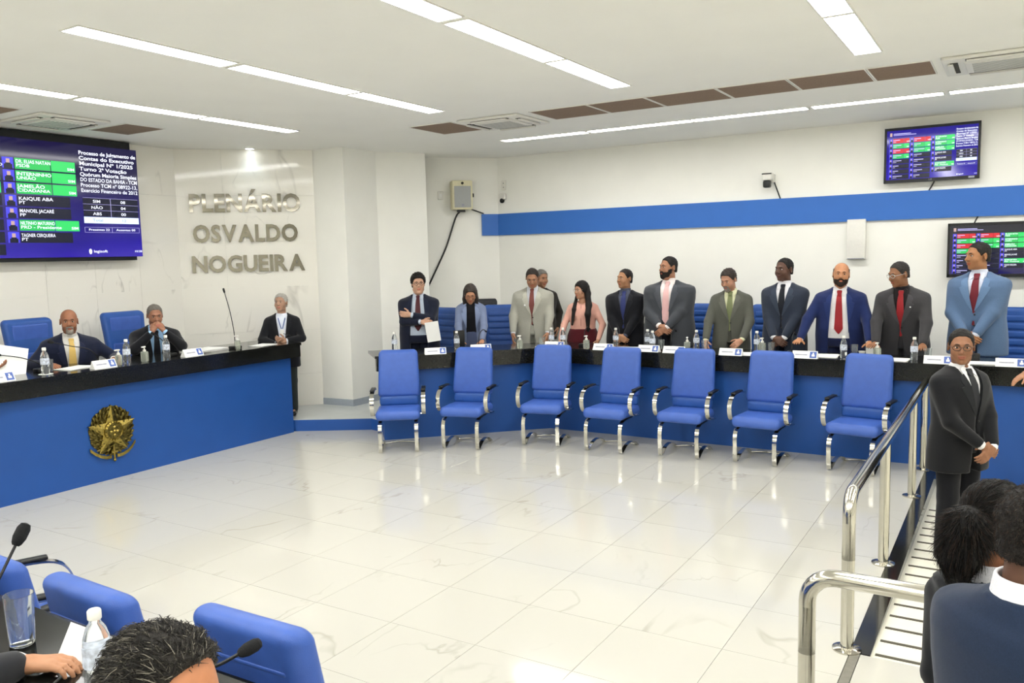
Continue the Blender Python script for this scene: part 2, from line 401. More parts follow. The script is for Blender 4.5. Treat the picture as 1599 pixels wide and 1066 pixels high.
# ------------------------------------------------------------------ handrails
def handrail(name, label, path, posts, r=.034):
    t = thing(name, label, 'handrail', (posts[0][0], posts[0][1], 0))
    o = Vector(t.location)
    B().tube([Vector(p)-o for p in path], r, 14).build('rail', M_steel, t, True)
    for (x, y, zb, zt) in posts:
        p = B().cyl(Vector((x, y, zb))-o, Vector((x, y, zt))-o, r, n=14).build('post', M_steel, t, True)
        B().lathe([(.075, 0), (.075, .008), (.05, .016), (r, .018)], Vector((x, y, zb))-o, 18).build('flange', M_steel, p, True)
def bend(c, r, a0, a1, ax, n=7):
    out = []
    for i in range(n+1):
        a = a0+(a1-a0)*i/n
        out.append(tuple(Vector(c)+Vector(ax)*r*math.cos(a)+Vector((0, 0, 1))*r*math.sin(a)))
    return out
hr = bend((-.714, 4.65, .735), .11, PI, PI/2, (0, 1, 0))
handrail('handrail', 'long polished steel handrail along the ramp kerb', [(-.714, 4.54, .5)]+hr+[(-.714, 8.80, .845)],
         [(-.714, 4.54, 0, .7), (-.714, 5.95, 0, .83), (-.714, 7.73, 0, .83), (-.714, 8.74, 0, .83)])
hr = bend((-.575, 3.38, .72), .11, PI, PI/2, (1, 0, 0))
handrail('handrail', 'short polished steel handrail crossing in front of the gallery people', [(-.685, 3.38, .5)]+hr+[(1.0, 3.38, .83)],
         [(-.685, 3.38, 0, .7), (.98, 3.38, 0, .82)])

# ------------------------------------------------------------------ desks
t = thing('presiding_desk', 'long blue presiding desk with black granite top under the big screen', 'desk', (-7.73, 5, 0))
def rel(poly, o=t): return [(p[0]-o.location[0], p[1]-o.location[1]) for p in poly]
B().prism(rel([(-7.73, 2.5), (-7.73, 7.33), (-8.36, 7.33), (-8.36, 2.5)]), 0, .955).build('front_panel', M_blue, t)
B().prism(rel([(-7.62, 2.5), (-7.62, 7.40), (-7.70, 7.40), (-7.70, 2.5)]), .957, 1.10).build('apron', M_granite, t)
B().prism(rel([(-7.70, 7.33), (-7.70, 7.40), (-8.40, 7.40), (-8.40, 7.33)]), .957, 1.10).build('apron', M_granite, t)
B().prism(rel([(-7.61, 2.5), (-7.61, 7.41), (-8.40, 7.41), (-8.40, 2.5)]), 1.10, 1.133).build('worktop', M_granite, t)
LT = 1.133
t2 = thing('council_desk', 'long blue council desk with black granite top along the blue band wall', 'desk', (-4.91, 8.91, 0))
rel2 = lambda poly: rel(poly, t2)
B().prism(rel2([(-6.36, 7.46), (-4.91, 8.91), (-5.07, 9.28), (-6.62, 7.73)]), 0, .838).build('front_panel', M_blue, t2)
B().prism(rel2([(-4.91, 8.91), (3.4, 8.91), (3.4, 9.28), (-5.07, 9.28)]), -.13, .838).build('front_panel', M_blue, t2)
B().prism(rel2([(-6.34, 7.34), (-4.88, 8.83), (-4.90, 8.89), (-6.40, 7.39)]), .84, .99).build('apron', M_granite, t2)
B().prism(rel2([(-4.88, 8.83), (3.4, 8.83), (3.4, 8.89), (-4.90, 8.89)]), .84, .99).build('apron', M_granite, t2)
B().prism(rel2([(-6.35, 7.33), (-4.877, 8.82), (3.4, 8.82), (3.4, 9.45), (-5.13, 9.45), (-6.83, 7.76)]), .99, 1.02).build('worktop', M_granite, t2)
RT = 1.02
t3 = thing('council_desk', 'black topped desk in the near left corner', 'desk', (-3, 1.2, 0))
rel3 = lambda poly: rel(poly, t3)
B().prism(rel3([(-5.2, .8), (-1.56, .8), (-1.56, 1.2), (-5.2, 1.2)]), 0, .838).build('front_panel', M_blue, t3)
B().prism(rel3([(-5.2, 1.31), (-1.55, 1.31), (-1.55, 1.41), (-5.2, 1.41)]), .84, .99).build('apron', M_granite, t3)
B().prism(rel3([(-5.2, .72), (-1.53, .72), (-1.53, 1.42), (-5.2, 1.42)]), .99, 1.02).build('worktop', M_granite, t3)
# ================================================================== chairs
def smooth_path(pts, n=4):
    """catmull-rom through the points"""
    P = [Vector(p) for p in pts]; P = [P[0]*2-P[1]]+P+[P[-1]*2-P[-2]]; out = []
    for i in range(1, len(P)-2):
        a, b, c, d = P[i-1:i+3]
        for k in range(n):
            t = k/n; out.append(.5*((2*b)+(c-a)*t+(2*a-5*b+4*c-d)*t*t+(3*b-a-3*c+d)*t**3))
    out.append(P[-2]); return out
VG = 'blue cantilever visitor chairs'
def visitor_chair(label, loc, rz):
    """front faces -y; origin on the floor below the middle of the seat"""
    t = thing('visitor_chair', label, 'chair', loc, rz, VG)
    def seatf(x, y, z):
        z += -.05*max(0, (-y-.12)/.13)**2*.6 - .012*y/.25 - .012*math.cos(x/.26*PI/2)*(1 if z > 0 else 0)
        return (x, y, z)
    B().rbox((0, -.02, .425), (.245, .255, .055), .05, 4, seatf).build('seat', M_leather, t, True, 60)
    B().rbox((0, -.0, .368), (.215, .21, .012), .01, 2).build('seat_pan', M_bshell, t, True)
    def lumf(x, y, z):
        return (x, y+.05*(z)+.03*(x/.24)**2*-1, z)
    B().rbox((0, .225, .515), (.225, .05, .065), .045, 3, lumf).build('lumbar_cushion', M_leather2, t, True, 60)
    def backf(x, y, z):
        f = (z+.27)/.54
        x *= 1.03-.08*f
        y += .10*f-.03*math.sin(f*PI) - .03*(x/.24)**2
        z += -.012*(x/.24)**2*f
        return (x, y, z)
    bk = B().rbox((0, .235, .825), (.235, .055, .272), .05, 4, backf).build('backrest', M_leather, t, True, 60)
    B().rbox((0, .285, .75), (.198, .018, .205), .016, 2, lambda x, y, z: (backf(x, y, z-.075)[0], backf(x, y, z-.075)[1], z)).build('back_shell', M_bshell, bk, True)
    B().rbox((0, .292, .962), (.186, .012, .010), .009, 2, lambda x, y, z: (backf(x, y, z+.137)[0], backf(x, y, z+.137)[1], z-.012*(x/.24)**2)).build('piping', M_leather, bk, True)
    for s in (-1, 1):
        lp = smooth_path([(s*.20, .05, .352), (s*.20, -.14, .350), (s*.20, -.235, .325), (s*.20, -.27, .25), (s*.20, -.268, .12), (s*.20, -.262, .04), (s*.20, -.242, .008),
                          (s*.20, -.20, .022), (s*.20, -.10, .066), (s*.20, .02, .082), (s*.20, .13, .058), (s*.20, .20, .018), (s*.20, .225, .006)], 4)
        B().band(lp, .042, .009).build('leg', M_chrome, t, True, 50)
        ap = smooth_path([(s*.285, .06, .385), (s*.285, -.08, .395), (s*.285, -.165, .44), (s*.285, -.195, .53), (s*.285, -.165, .61), (s*.285, -.09, .652), (s*.285, .06, .662), (s*.285, .19, .657), (s*.285, .235, .645)], 4)
        a = B().band(ap, .046, .01).build('armrest', M_chrome, t, True, 50)
        B().rbox((s*.285, .03, .674), (.026, .12, .010), .008, 2).build('arm_pad', M_black, a, True)
        B().cyl((s*.2, .02, .385), (s*.285, .02, .385), .01, n=8).build('arm_bracket', M_chrome, a)
    cb = smooth_path([(-.20, .215, .008), (-.1, .225, .02), (0, .228, .026), (.1, .225, .02), (.20, .215, .008)], 4)
    B().tube(cb, .009, 8).build('crossbar', M_chrome, t, True)
    return t
NAMES7 = ['leftmost, beside the step', 'second from the left', 'third from the left', 'fourth from the left', 'fifth from the left', 'sixth from the left', 'rightmost, behind the handrail']
spots = [(-5.797, 7.03, 36), (-5.267, 7.47, 15), (-4.536, 8.0, 12), (-3.774, 8.03, 1), (-2.971, 8.16, 1), (-2.193, 8.22, -3), (-1.302, 8.28, -8)]
proto = None
for (x, y, a), nm in zip(spots, NAMES7):
    r = math.radians(a); off = Vector((-math.sin(r), math.cos(r)))*.255
    lab = 'blue cantilever chair in front of the council desk, %s' % nm
    loc = (x+off.x, y+off.y, 0)
    if proto is None: proto = visitor_chair(lab, loc, r)
    else: dup(proto, loc, r, lab, VG)
near = [(-1.93, 1.585, 181, "blue cantilever chair backing on the near desk, rightmost"), (-2.62, 1.50, 178, "blue cantilever chair backing on the near desk, behind the water bottle"),
        (-3.26, 1.49, 178, "blue cantilever chair backing on the near desk, behind the drinking glass"), (-4.06, 1.74, 158, "turned blue cantilever chair at the left edge near the microphone")]
for x, y, a, lab in near:
    r = math.radians(a); off = Vector((-math.sin(r), math.cos(r)))*(-.335)
    dup(proto, (x+off.x, y+off.y, 0), r, lab, VG)

EG = 'blue high-back office chairs'
def office_chair(label, loc, rz, ribs=True, M_leather2=M_leather2, M_leather=M_leather):
    t = thing('office_chair', label, 'chair', loc, rz, EG)
    def bf(x, y, z):
        f = (z+.36)/.72
        x *= .88+.18*math.sin(min(1, f*1.15)*PI*.62)
        y += .10*f-.05*(x/.26)**2
        return (x, y, z)
    bk = B().rbox((0, .25, .85), (.262, .06, .37), .055, 4, bf).build('backrest', M_leather2, t, True, 60)
    if ribs:
        for k in range(7):
            z = -.26+k*.085
            B().rbox((0, .195, .85+z), (.20, .022, .036), .02, 3, lambda x, y, zz, z=z: (bf(x, y, z+zz)[0], bf(x, y, z+zz)[1], zz)).build('rib', M_leather2, bk, True, 60)
    else:
        B().rbox((0, .215, 1.02), (.20, .022, .14), .02, 3, lambda x, y, z: (x, y+.06-.05*(x/.26)**2, z)).build('headrest_panel', M_leather, bk, True, 60)
        B().rbox((0, .205, .70), (.20, .022, .16), .02, 3, lambda x, y, z: (x, y+.03-.05*(x/.26)**2, z)).build('back_panel', M_leather, bk, True, 60)
    B().rbox((0, -.02, .46), (.26, .25, .055), .05, 3).build('seat', M_leather2, t, True, 60)
    for s in (-1, 1):
        ap = smooth_path([(s*.29, .12, .42), (s*.30, -.10, .44), (s*.30, -.17, .54), (s*.30, -.10, .645), (s*.30, .12, .65), (s*.29, .22, .62)], 4)
        a = B().band(ap, .04, .012).build('armrest', M_chrome, t, True, 50)
        B().rbox((s*.30, .0, .668), (.032, .14, .014), .012, 2).build('arm_pad', M_black, a, True)
    B().cyl((0, 0, .10), (0, 0, .41), .03, n=12).build('gas_column', M_black, t, True)
    for k in range(5):
        an = 2*PI*k/5+.3; c, s_ = math.cos(an), math.sin(an)
        l = B().tube([(0, 0, .11), (.28*c, .28*s_, .075)], [.026, .016], 8).build('base_leg', M_chrome, t, True)
        B().ell((.28*c, .28*s_, .034), (.03, .03, .034), 10, 6).build('caster', M_black, l, True)
    return t

# ================================================================== things on the desks
def at_desk(x, y): return Vector((x, y, RT))
def bottle(label, loc, group, s=1.0):
    t = thing('water_bottle', label, 'bottle', loc, random.random()*6, group)
    B().lathe([(.028*s, 0), (.031*s, .006*s), (.031*s, .05*s), (.028*s, .06*s), (.031*s, .07*s), (.031*s, .12*s), (.029*s, .14*s), (.022*s, .165*s), (.013*s, .178*s), (.0125*s, .196*s)], n=14).build('bottle_body', M_clear, t, True)
    B().lathe([(.0318*s, .075*s), (.0322*s, .08*s), (.0322*s, .118*s), (.0318*s, .122*s)], n=14).build('label_wrap', M_label, t, True)
    B().lathe([(.0155*s, .186*s), (.0155*s, .205*s), (.013*s, .208*s)], n=12).build('cap', M_white, t, True)
    return t
def sanitizer(label, loc, group):
    t = thing('sanitizer_bottle', label, 'sanitizer bottle', loc, random.uniform(-.4, .4), group)
    B().rbox((0, 0, .055), (.036, .024, .055), .014, 3).build('bottle_body', M_gel, t, True, 50)
    B().lathe([(.016, .108), (.016, .128), (.007, .13), (.007, .152)], n=10).build('pump_collar', M_white, t, True)
    B().rbox((0, -.012, .157), (.011, .028, .007), .006, 2).build('pump_head', M_white, t, True)
    return t
def tumbler(label, loc, group, s=1.0, h=.12):
    t = tag(B().lathe([(.026*s, 0), (.030*s, .004), (.036*s, h*s), (.0345*s, h*s), (.027*s, .012), (.0001, .011)], n=18).build('drinking_glass', M_glass, None, True, 50), label, 'glass', group)
    t.location = loc; return t
def nameplate(label, loc, rz, group, w=.25, h=.075):
    """folded white card with a blue emblem square and a line of print"""
    t = thing('name_plate', label, 'name plate', loc, rz, group)
    d = .045
    B().add([(-w/2, -d, 0), (w/2, -d, 0), (w/2, d, 0), (-w/2, d, 0), (-w/2, 0, h), (w/2, 0, h)], [(0, 1, 5, 4), (2, 3, 4, 5), (0, 4, 3), (1, 2, 5), (0, 3, 2, 1)]).build('card', M_paper, t)
    def on(x0, x1, u0, u1, nm, m, e=.001):
        p = lambda u: (-d*(1-u)-e*.86, h*u+e*.5)
        a, b = p(u0), p(u1)
        return B().add([(x0, a[0], a[1]), (x1, a[0], a[1]), (x1, b[0], b[1]), (x0, b[0], b[1])], [(0, 1, 2, 3)]).build(nm, m, t)
    on(w/2-.075, w/2-.008, .1, .92, 'emblem_square', M_plateblue)
    on(w/2-.056, w/2-.026, .3, .55, 'emblem', M_paper, .002); on(w/2-.048, w/2-.034, .55, .78, 'emblem', M_paper, .002)
    on(-w/2+.03, w/2-.10, .42, .56, 'printed_name', M_print)
    return t
def gooseneck(label, loc, pts, group=None, headr=.012, headl=.05, base=True):
    t = thing('gooseneck_microphone', label, 'microphone', loc, 0, group)
    pth = smooth_path([(0, 0, .02)]+pts, 5)
    if base: B().rbox((0, 0, .018), (.05, .06, .018), .01, 2).build('base', M_black, t, True)
    B().tube(pth, .005, 8).build('gooseneck', M_black, t, True)
    d = (pth[-1]-pth[-3]).normalized(); e = pth[-1]
    B().tube([e, e+d*headl*.1, e+d*headl*.35, e+d*headl*.75, e+d*headl*.95, e+d*headl], [headr*.5, headr*.75, headr, headr, headr*.7, headr*.2], 12).build('foam_head', M_foam, t, True)
    return t
def papers(label, loc, rz, w, l, n=1, cat='papers', group=None, name='paper_sheets'):
    b = B()
    for k in range(n):
        a = (k % 3-1)*.05; c, s = math.cos(a), math.sin(a); z = .0025*k
        P = [(x*c-y*s, x*s+y*c) for x, y in ((-w/2, -l/2), (w/2, -l/2), (w/2, l/2), (-w/2, l/2))]
        b.prism(P, z, z+.002)
    o = tag(b.build(name, M_paper), label, cat, group); o.location = loc; o.rotation_euler = (0, 0, rz); return o

PG = 'name plates on the council desk'; BG = 'water bottles on the council desk'; SG = 'hand sanitizers on the council desk'; GG = 'drinking glasses on the council desk'
for x, y, a, lab in [(-5.81, 7.78, 42, 'white name plate in front of the man with crossed arms'), (-5.50, 8.28, 42, 'white name plate the woman in the blue blazer touches'),
                     (-4.80, 8.86, 8, 'white name plate in front of the man in the light grey suit'), (-4.13, 8.83, 0, 'white name plate in front of the woman in the pink blouse'),
                     (-3.57, 8.85, 0, 'white name plate in front of the man in the black suit and blue tie'), (-3.26, 8.83, 0, 'white name plate in front of the bearded man with the pink tie'),
                     (-2.62, 8.84, 0, 'white name plate in front of the man in the olive grey suit'), (-1.85, 8.86, 0, 'white name plate left of the man in the royal blue suit'),
                     (-.62, 8.88, 0, 'white name plate left of the security guard'), (-.02, 8.88, 0, 'white name plate at the right end of the council desk')]:
    nameplate(lab, (x, y, RT), math.radians(a), PG)
for x, y, lab in [(-6.52, 7.90, 'water bottle at the left end of the council desk'), (-5.83, 8.25, 'water bottle left of the woman in the blue blazer'),
                  (-4.92, 9.0, 'left of two water bottles by the light grey suit'), (-4.78, 9.04, 'right of two water bottles by the light grey suit'), (-4.14, 9.2, 'water bottle between the pink blouse and the black suit'),
                  (-3.70, 9.13, 'left of two water bottles by the charcoal suit with pink tie'), (-3.58, 8.98, 'right of two water bottles by the charcoal suit with pink tie'), (-3.13, 9.2, 'water bottle between the pink tie and the olive grey suit'),
                  (-2.46, 9.28, 'water bottle right of the olive grey suit'), (-1.50, 9.0, 'water bottle in front of the royal blue suit'), (-.85, 9.08, 'water bottle in front of the charcoal suit with red tie')]:
    bottle(lab, (x, y, RT), BG, 1.1)
for x, y, lab in [(-5.14, 8.60, 'hand sanitizer right of the woman in the blue blazer'), (-4.36, 8.84, 'hand sanitizer left of the pink blouse name plate'), (-3.18, 9.03, 'hand sanitizer right of the pink tie name plate'),
                  (-2.38, 9.2, 'hand sanitizer right of the olive grey suit'), (-1.19, 9.08, 'hand sanitizer by the royal blue sleeve')]:
    sanitizer(lab, (x, y, RT), SG)
for x, y, lab in [(-4.98, 8.85, 'drinking glass by the hand of the light grey suit'), (-3.50, 9.06, 'drinking glass in front of the pink tie'), (-3.02, 9.16, 'drinking glass left of the olive grey suit'),
                  (-2.27, 9.16, 'drinking glass in front of the dark grey navy suit'), (-1.43, 9.22, 'drinking glass right of the royal blue suit bottle'), (-.73, 9.1, 'drinking glass by the charcoal suit with red tie')]:
    tumbler(lab, (x, y, RT), GG, 1.0)
cup = tag(B().lathe([(.022, 0), (.036, .05), (.034, .05), (.021, .006), (.0001, .005)], n=16).build('coffee_cup', M_white, None, True), 'small white coffee cup by the royal blue suit', 'cup'); cup.location = (-1.36, 9.24, RT)
papers('white papers in front of the royal blue suit', (-1.68, 9.10, RT), .1, .22, .3, 3)
papers('white papers in front of the charcoal suit with red tie', (-1.05, 9.02, RT), -.05, .32, .24, 3)
papers('white papers under the left hand of the olive grey suit', (-2.47, 9.0, RT), .2, .21, .29, 2)
papers('white papers in front of the light blue suit', (-.22, 9.0, RT), .1, .3, .22, 4)
papers('white papers in front of the light grey suit', (-4.98, 8.98, RT), .3, .25, .2, 2)
papers('white papers at the left end of the council desk', (-6.28, 7.66, RT), .8, .3, .25, 6)
papers('white sheet on the desk before the pink blouse', (-3.95, 9.1, RT), .2, .25, .2, 2)
MG = 'gooseneck microphones on the council desk'
for x, y, px, lab in [(-5.62, 8.42, .0, 'gooseneck microphone left of the blue blazer'), (-4.52, 9.1, .0, 'gooseneck microphone in front of the pink blouse'), (-3.42, 9.15, 0, 'gooseneck microphone in front of the pink tie'),
                      (-2.05, 9.15, .0, 'gooseneck microphone left of the royal blue suit'), (-.45, 9.1, 0, 'gooseneck microphone behind the security guard')]:
    gooseneck(lab, (x, y, RT), [(0, 0, .10), (.0, .03, .19), (0, .10, .23), (0, .15, .21)], MG, .01, .035)
t = thing('video_camera', 'small black video camera lying on the desk behind the security guard', 'camera', (-.33, 9.16, RT))
B().rbox((0, 0, .04), (.05, .035, .04), .012, 2).build('body', M_black, t, True)
B().cyl((-.02, -.035, .045), (-.02, -.075, .045), .028, n=14).build('lens', M_black, t, True)
t = thing('phone_stand', 'black tablet standing on the desk beside the crossed arms man', 'tablet', (-5.92, 8.43, RT), math.radians(42))
B().rbox((0, 0, .11), (.07, .006, .11), .005, 2).build('tablet', M_black, t, True)
B().box(-.04, .04, 0, .06, 0, .012).build('foot', M_black, t)
# presiding desk
PG2 = 'name plates on the presiding desk'
for x, y, lab in [(-7.72, 3.86, 'white name plate at the left edge on the presiding desk'), (-7.72, 4.85, 'white name plate in front of the man with the yellow tie'), (-7.72, 5.89, 'white name plate in front of the man resting chin on hands')]:
    nameplate(lab, (x, y, LT), PI/2, PG2, .24, .08)
for x, y, s, lab in [(-7.82, 4.33, 1.2, 'water bottle in front of the man with the yellow tie'), (-7.83, 5.18, 1.2, 'water bottle between two pump dispensers'), (-7.82, 5.64, 1.2, 'water bottle before the man resting chin on hands')]:
    bottle(lab, (x, y, LT+(.0032 if y < 4.5 else 0)), 'water bottles on the presiding desk', s)
c = tag(B().lathe([(.06, 0), (.065, .002), (.045, .003), (.0001, .003)], n=16).build('napkin_coaster', M_paper), 'crumpled white napkin under the presiding water bottle', 'napkin'); c.location = (-7.82, 4.33, LT)
for x, y, lab in [(-7.74, 5.03, 'hand sanitizer beside the yellow tie name plate'), (-7.75, 5.33, 'hand sanitizer before the blue office chair'), (-7.76, 6.55, 'hand sanitizer near the tall microphone')]:
    sanitizer(lab, (x, y, LT), 'hand sanitizers on the presiding desk')
tumbler('drinking glass left of the man with the yellow tie', (-7.98, 4.46, LT), None)
f = papers('open white folder before the man with the yellow tie', (-7.98, 4.72, LT), .25, .24, .34, 3, 'folder', name='document_folder')
papers('stack of white sheets right of the folded hands', (-8.02, 6.3, LT), .1, .3, .42, 9, 'paper stack')
papers('white notes in front of the standing man with lanyard', (-7.82, 6.98, LT), .2, .21, .3, 3, 'papers')
gooseneck('gooseneck microphone bent towards the man with the yellow tie', (-8.02, 4.98, LT), [(0, 0, .08), (-.02, -.08, .17), (-.13, -.2, .21), (-.24, -.30, .25)], headr=.017, headl=.06)
gooseneck('gooseneck microphone before the man resting chin on hands', (-7.95, 5.78, LT), [(0, -.01, .08), (-.05, -.05, .18), (-.12, -.09, .24)], headr=.015, headl=.05)
gooseneck('tall straight gooseneck microphone standing on the presiding desk', (-7.84, 6.58, LT), [(0, -.005, .2), (-.01, -.04, .45), (-.02, -.09, .66)], headr=.012, headl=.06)
gooseneck('gooseneck microphone at the left edge of the presiding desk', (-8.05, 4.42, LT), [(0, -.02, .08), (-.05, -.15, .15), (-.12, -.3, .19)], headr=.014, headl=.05)
# near desk
tumbler('large empty drinking glass on the near desk', (-2.50, 1.25, RT), None, 1.15, .135)
bottle('water bottle with white cap beside the near man', (-2.015, 1.19, RT), None, 1.12)
nameplate('white name plate lying behind the near water bottle', (-2.23, 1.31, RT), PI, None, .22, .08)
gooseneck('gooseneck microphone with black foam on the near desk left', (-2.70, 1.20, RT), [(-.004, .05, .07), (-.013, .10, .137), (-.02, .145, .20), (-.021, .165, .23)], headr=.021, headl=.075)
gooseneck('gooseneck microphone with black foam in front of the near chair', (-1.85, 1.27, RT), [(.04, .05, .045), (.087, .10, .065), (.12, .135, .085)], headr=.018, headl=.065, base=False)
tab = thing('tablet', 'black tablet in a silver edged case at the left edge of the near desk', 'tablet', (-2.47, 1.0, RT), math.radians(28))
B().rbox((0, 0, .012), (.13, .10, .012), .006, 2).build('case', M_black, tab, True)
B().box(-.125, .125, .099, .102, .004, .020).build('edge', M_steel, tab)
papers('white paper slips beside the near drinking glass', (-2.34, 1.13, RT), .6, .06, .16, 2)
papers('white note under the hand on the near desk', (-2.02, 1.06, RT), .2, .16, .12, 2)
tag(B().tube([(-2.35, 1.14, RT+.006), (-2.25, 1.19, RT+.03), (-2.16, 1.17, RT+.02), (-2.14, 1.10, RT+.006)], .004, 8).build('desk_cable', M_cable, None, True), 'thin black cable looping on the near desk', 'cable')
dk = tag(B().lathe([(.03, 0), (.03, .004), (.022, .006), (.0001, .003)], n=18).build('cable_grommet', M_brassd), 'round metal cable grommet in the near desk', 'grommet'); dk.location = (-1.74, 1.34, RT)
# office chairs
office = office_chair('blue ribbed office chair behind the man with crossed arms', (-6.66, 8.86, .25), math.radians(-12))
for x, y, a, lab in [(-6.02, 9.62, 30, 'blue ribbed office chair behind the woman in the blue blazer'), (-3.42, 10.25, -6, 'blue ribbed office chair behind the bearded man with pink tie'),
                     (-2.60, 10.2, -4, 'blue ribbed office chair between the olive and navy suits'), (-.02, 10.15, -8, 'blue ribbed office chair right of the light blue suit')]:
    dup(office, (x, y, .25), math.radians(a), lab, EG)
oc2 = office_chair('blue office chair behind the man with the yellow tie', (-8.72, 4.86, .38), math.radians(96), False)
dup(oc2, (-8.72, 5.95, .38), math.radians(92), 'blue office chair behind the man resting chin on hands', EG)
dup(oc2, (-8.72, 3.75, .38), math.radians(92), 'blue office chair at the left edge behind the presiding desk', EG)

bc = office_chair('black high-back office chair behind the shoulder of the blue blazer', (-6.40, 9.80, .25), math.radians(34), False, M_bshell, M_bshell); bc.scale = (.6, .8, 1.06)
# ================================================================== screens
def emi(name, h, st=.5, rough=.25):
    if name in MATS: return MATS[name]
    m = mat(name, (0.004, 0.004, 0.006), rough, var=.0); b = m.node_tree.nodes['Principled BSDF']
    b.inputs['Emission Color'].default_value = srgb(h)+(1,); b.inputs['Emission Strength'].default_value = st
    return m
def screen_back(name, top, bot, st):
    m = bpy.data.materials.new(name); m.use_nodes = True; nt = m.node_tree; b = nt.nodes['Principled BSDF']; N = nt.nodes.new; L = nt.links.new
    tc = N('ShaderNodeTexCoord'); sp = N('ShaderNodeSeparateXYZ'); L(tc.outputs['Generated'], sp.inputs[0])
    nz = N('ShaderNodeTexNoise'); nz.inputs['Scale'].default_value = 2.2; L(tc.outputs['Generated'], nz.inputs['Vector'])
    ad = N('ShaderNodeMath'); ad.operation = 'MULTIPLY_ADD'; ad.inputs[1].default_value = .5; L(nz.outputs['Fac'], ad.inputs[0])
    sb = N('ShaderNodeMath'); sb.operation = 'MULTIPLY_ADD'; sb.inputs[1].default_value = 1; sb.inputs[2].default_value = -.25; L(sp.outputs['Z'], sb.inputs[0]); L(sb.outputs[0], ad.inputs[2])
    rp = N('ShaderNodeValToRGB'); L(ad.outputs[0], rp.inputs[0])
    rp.color_ramp.elements[0].color = srgb(bot)+(1,); rp.color_ramp.elements[1].color = srgb(top)+(1,)
    rp.color_ramp.elements[0].position = .05; rp.color_ramp.elements[1].position = .6
    b.inputs['Base Color'].default_value = (.004, .004, .006, 1); b.inputs['Roughness'].default_value = .1
    L(rp.outputs[0], b.inputs['Emission Color']); b.inputs['Emission Strength'].default_value = st
    return m
E_g, E_g2, E_r, E_w, E_p, E_dark, E_face, E_thumb = emi('lit_green', '#27c45a'), emi('lit_green_bright', '#32d868'), emi('lit_red', '#d42430'), emi('lit_white', '#eef2ff', .62), emi('lit_pale', '#cfe4f4', .66), emi('lit_dark', '#0a0c22', .6), emi('lit_face', '#c9a8a0'), emi('lit_portrait_blue', '#4a48f0')
COLS = [['R', 'G', 'R', 'G', '', '', '', ''], ['R', 'G', 'G', '', '', '', '', ''], ['G', 'G', 'G', '', '', 'G', '']]
NM3 = [('DR. ELIAS NATAN', 'PSDB'), ('INTERNINHO', 'UNIÃO'), ('JAMELÃO', 'CIDADANIA'), ('KAIQUE ABA', 'PT'), ('MANOEL JACARÉ', 'PP'), ('NILTINHO MATURINO', 'PRD - Presidente'), ('TAGNER CERQUEIRA', 'PT')]
LINES = ['Processo de Julgamento de', 'Contas do Executivo', 'Municipal Nº 1/2025', 'Turno 2ª Votação', 'Quórum Maioria Simples', 'DO ESTADO DA BAHIA - TCM', 'Processo TCM nº 08922-13,', 'Exercício Financeiro de 2012']
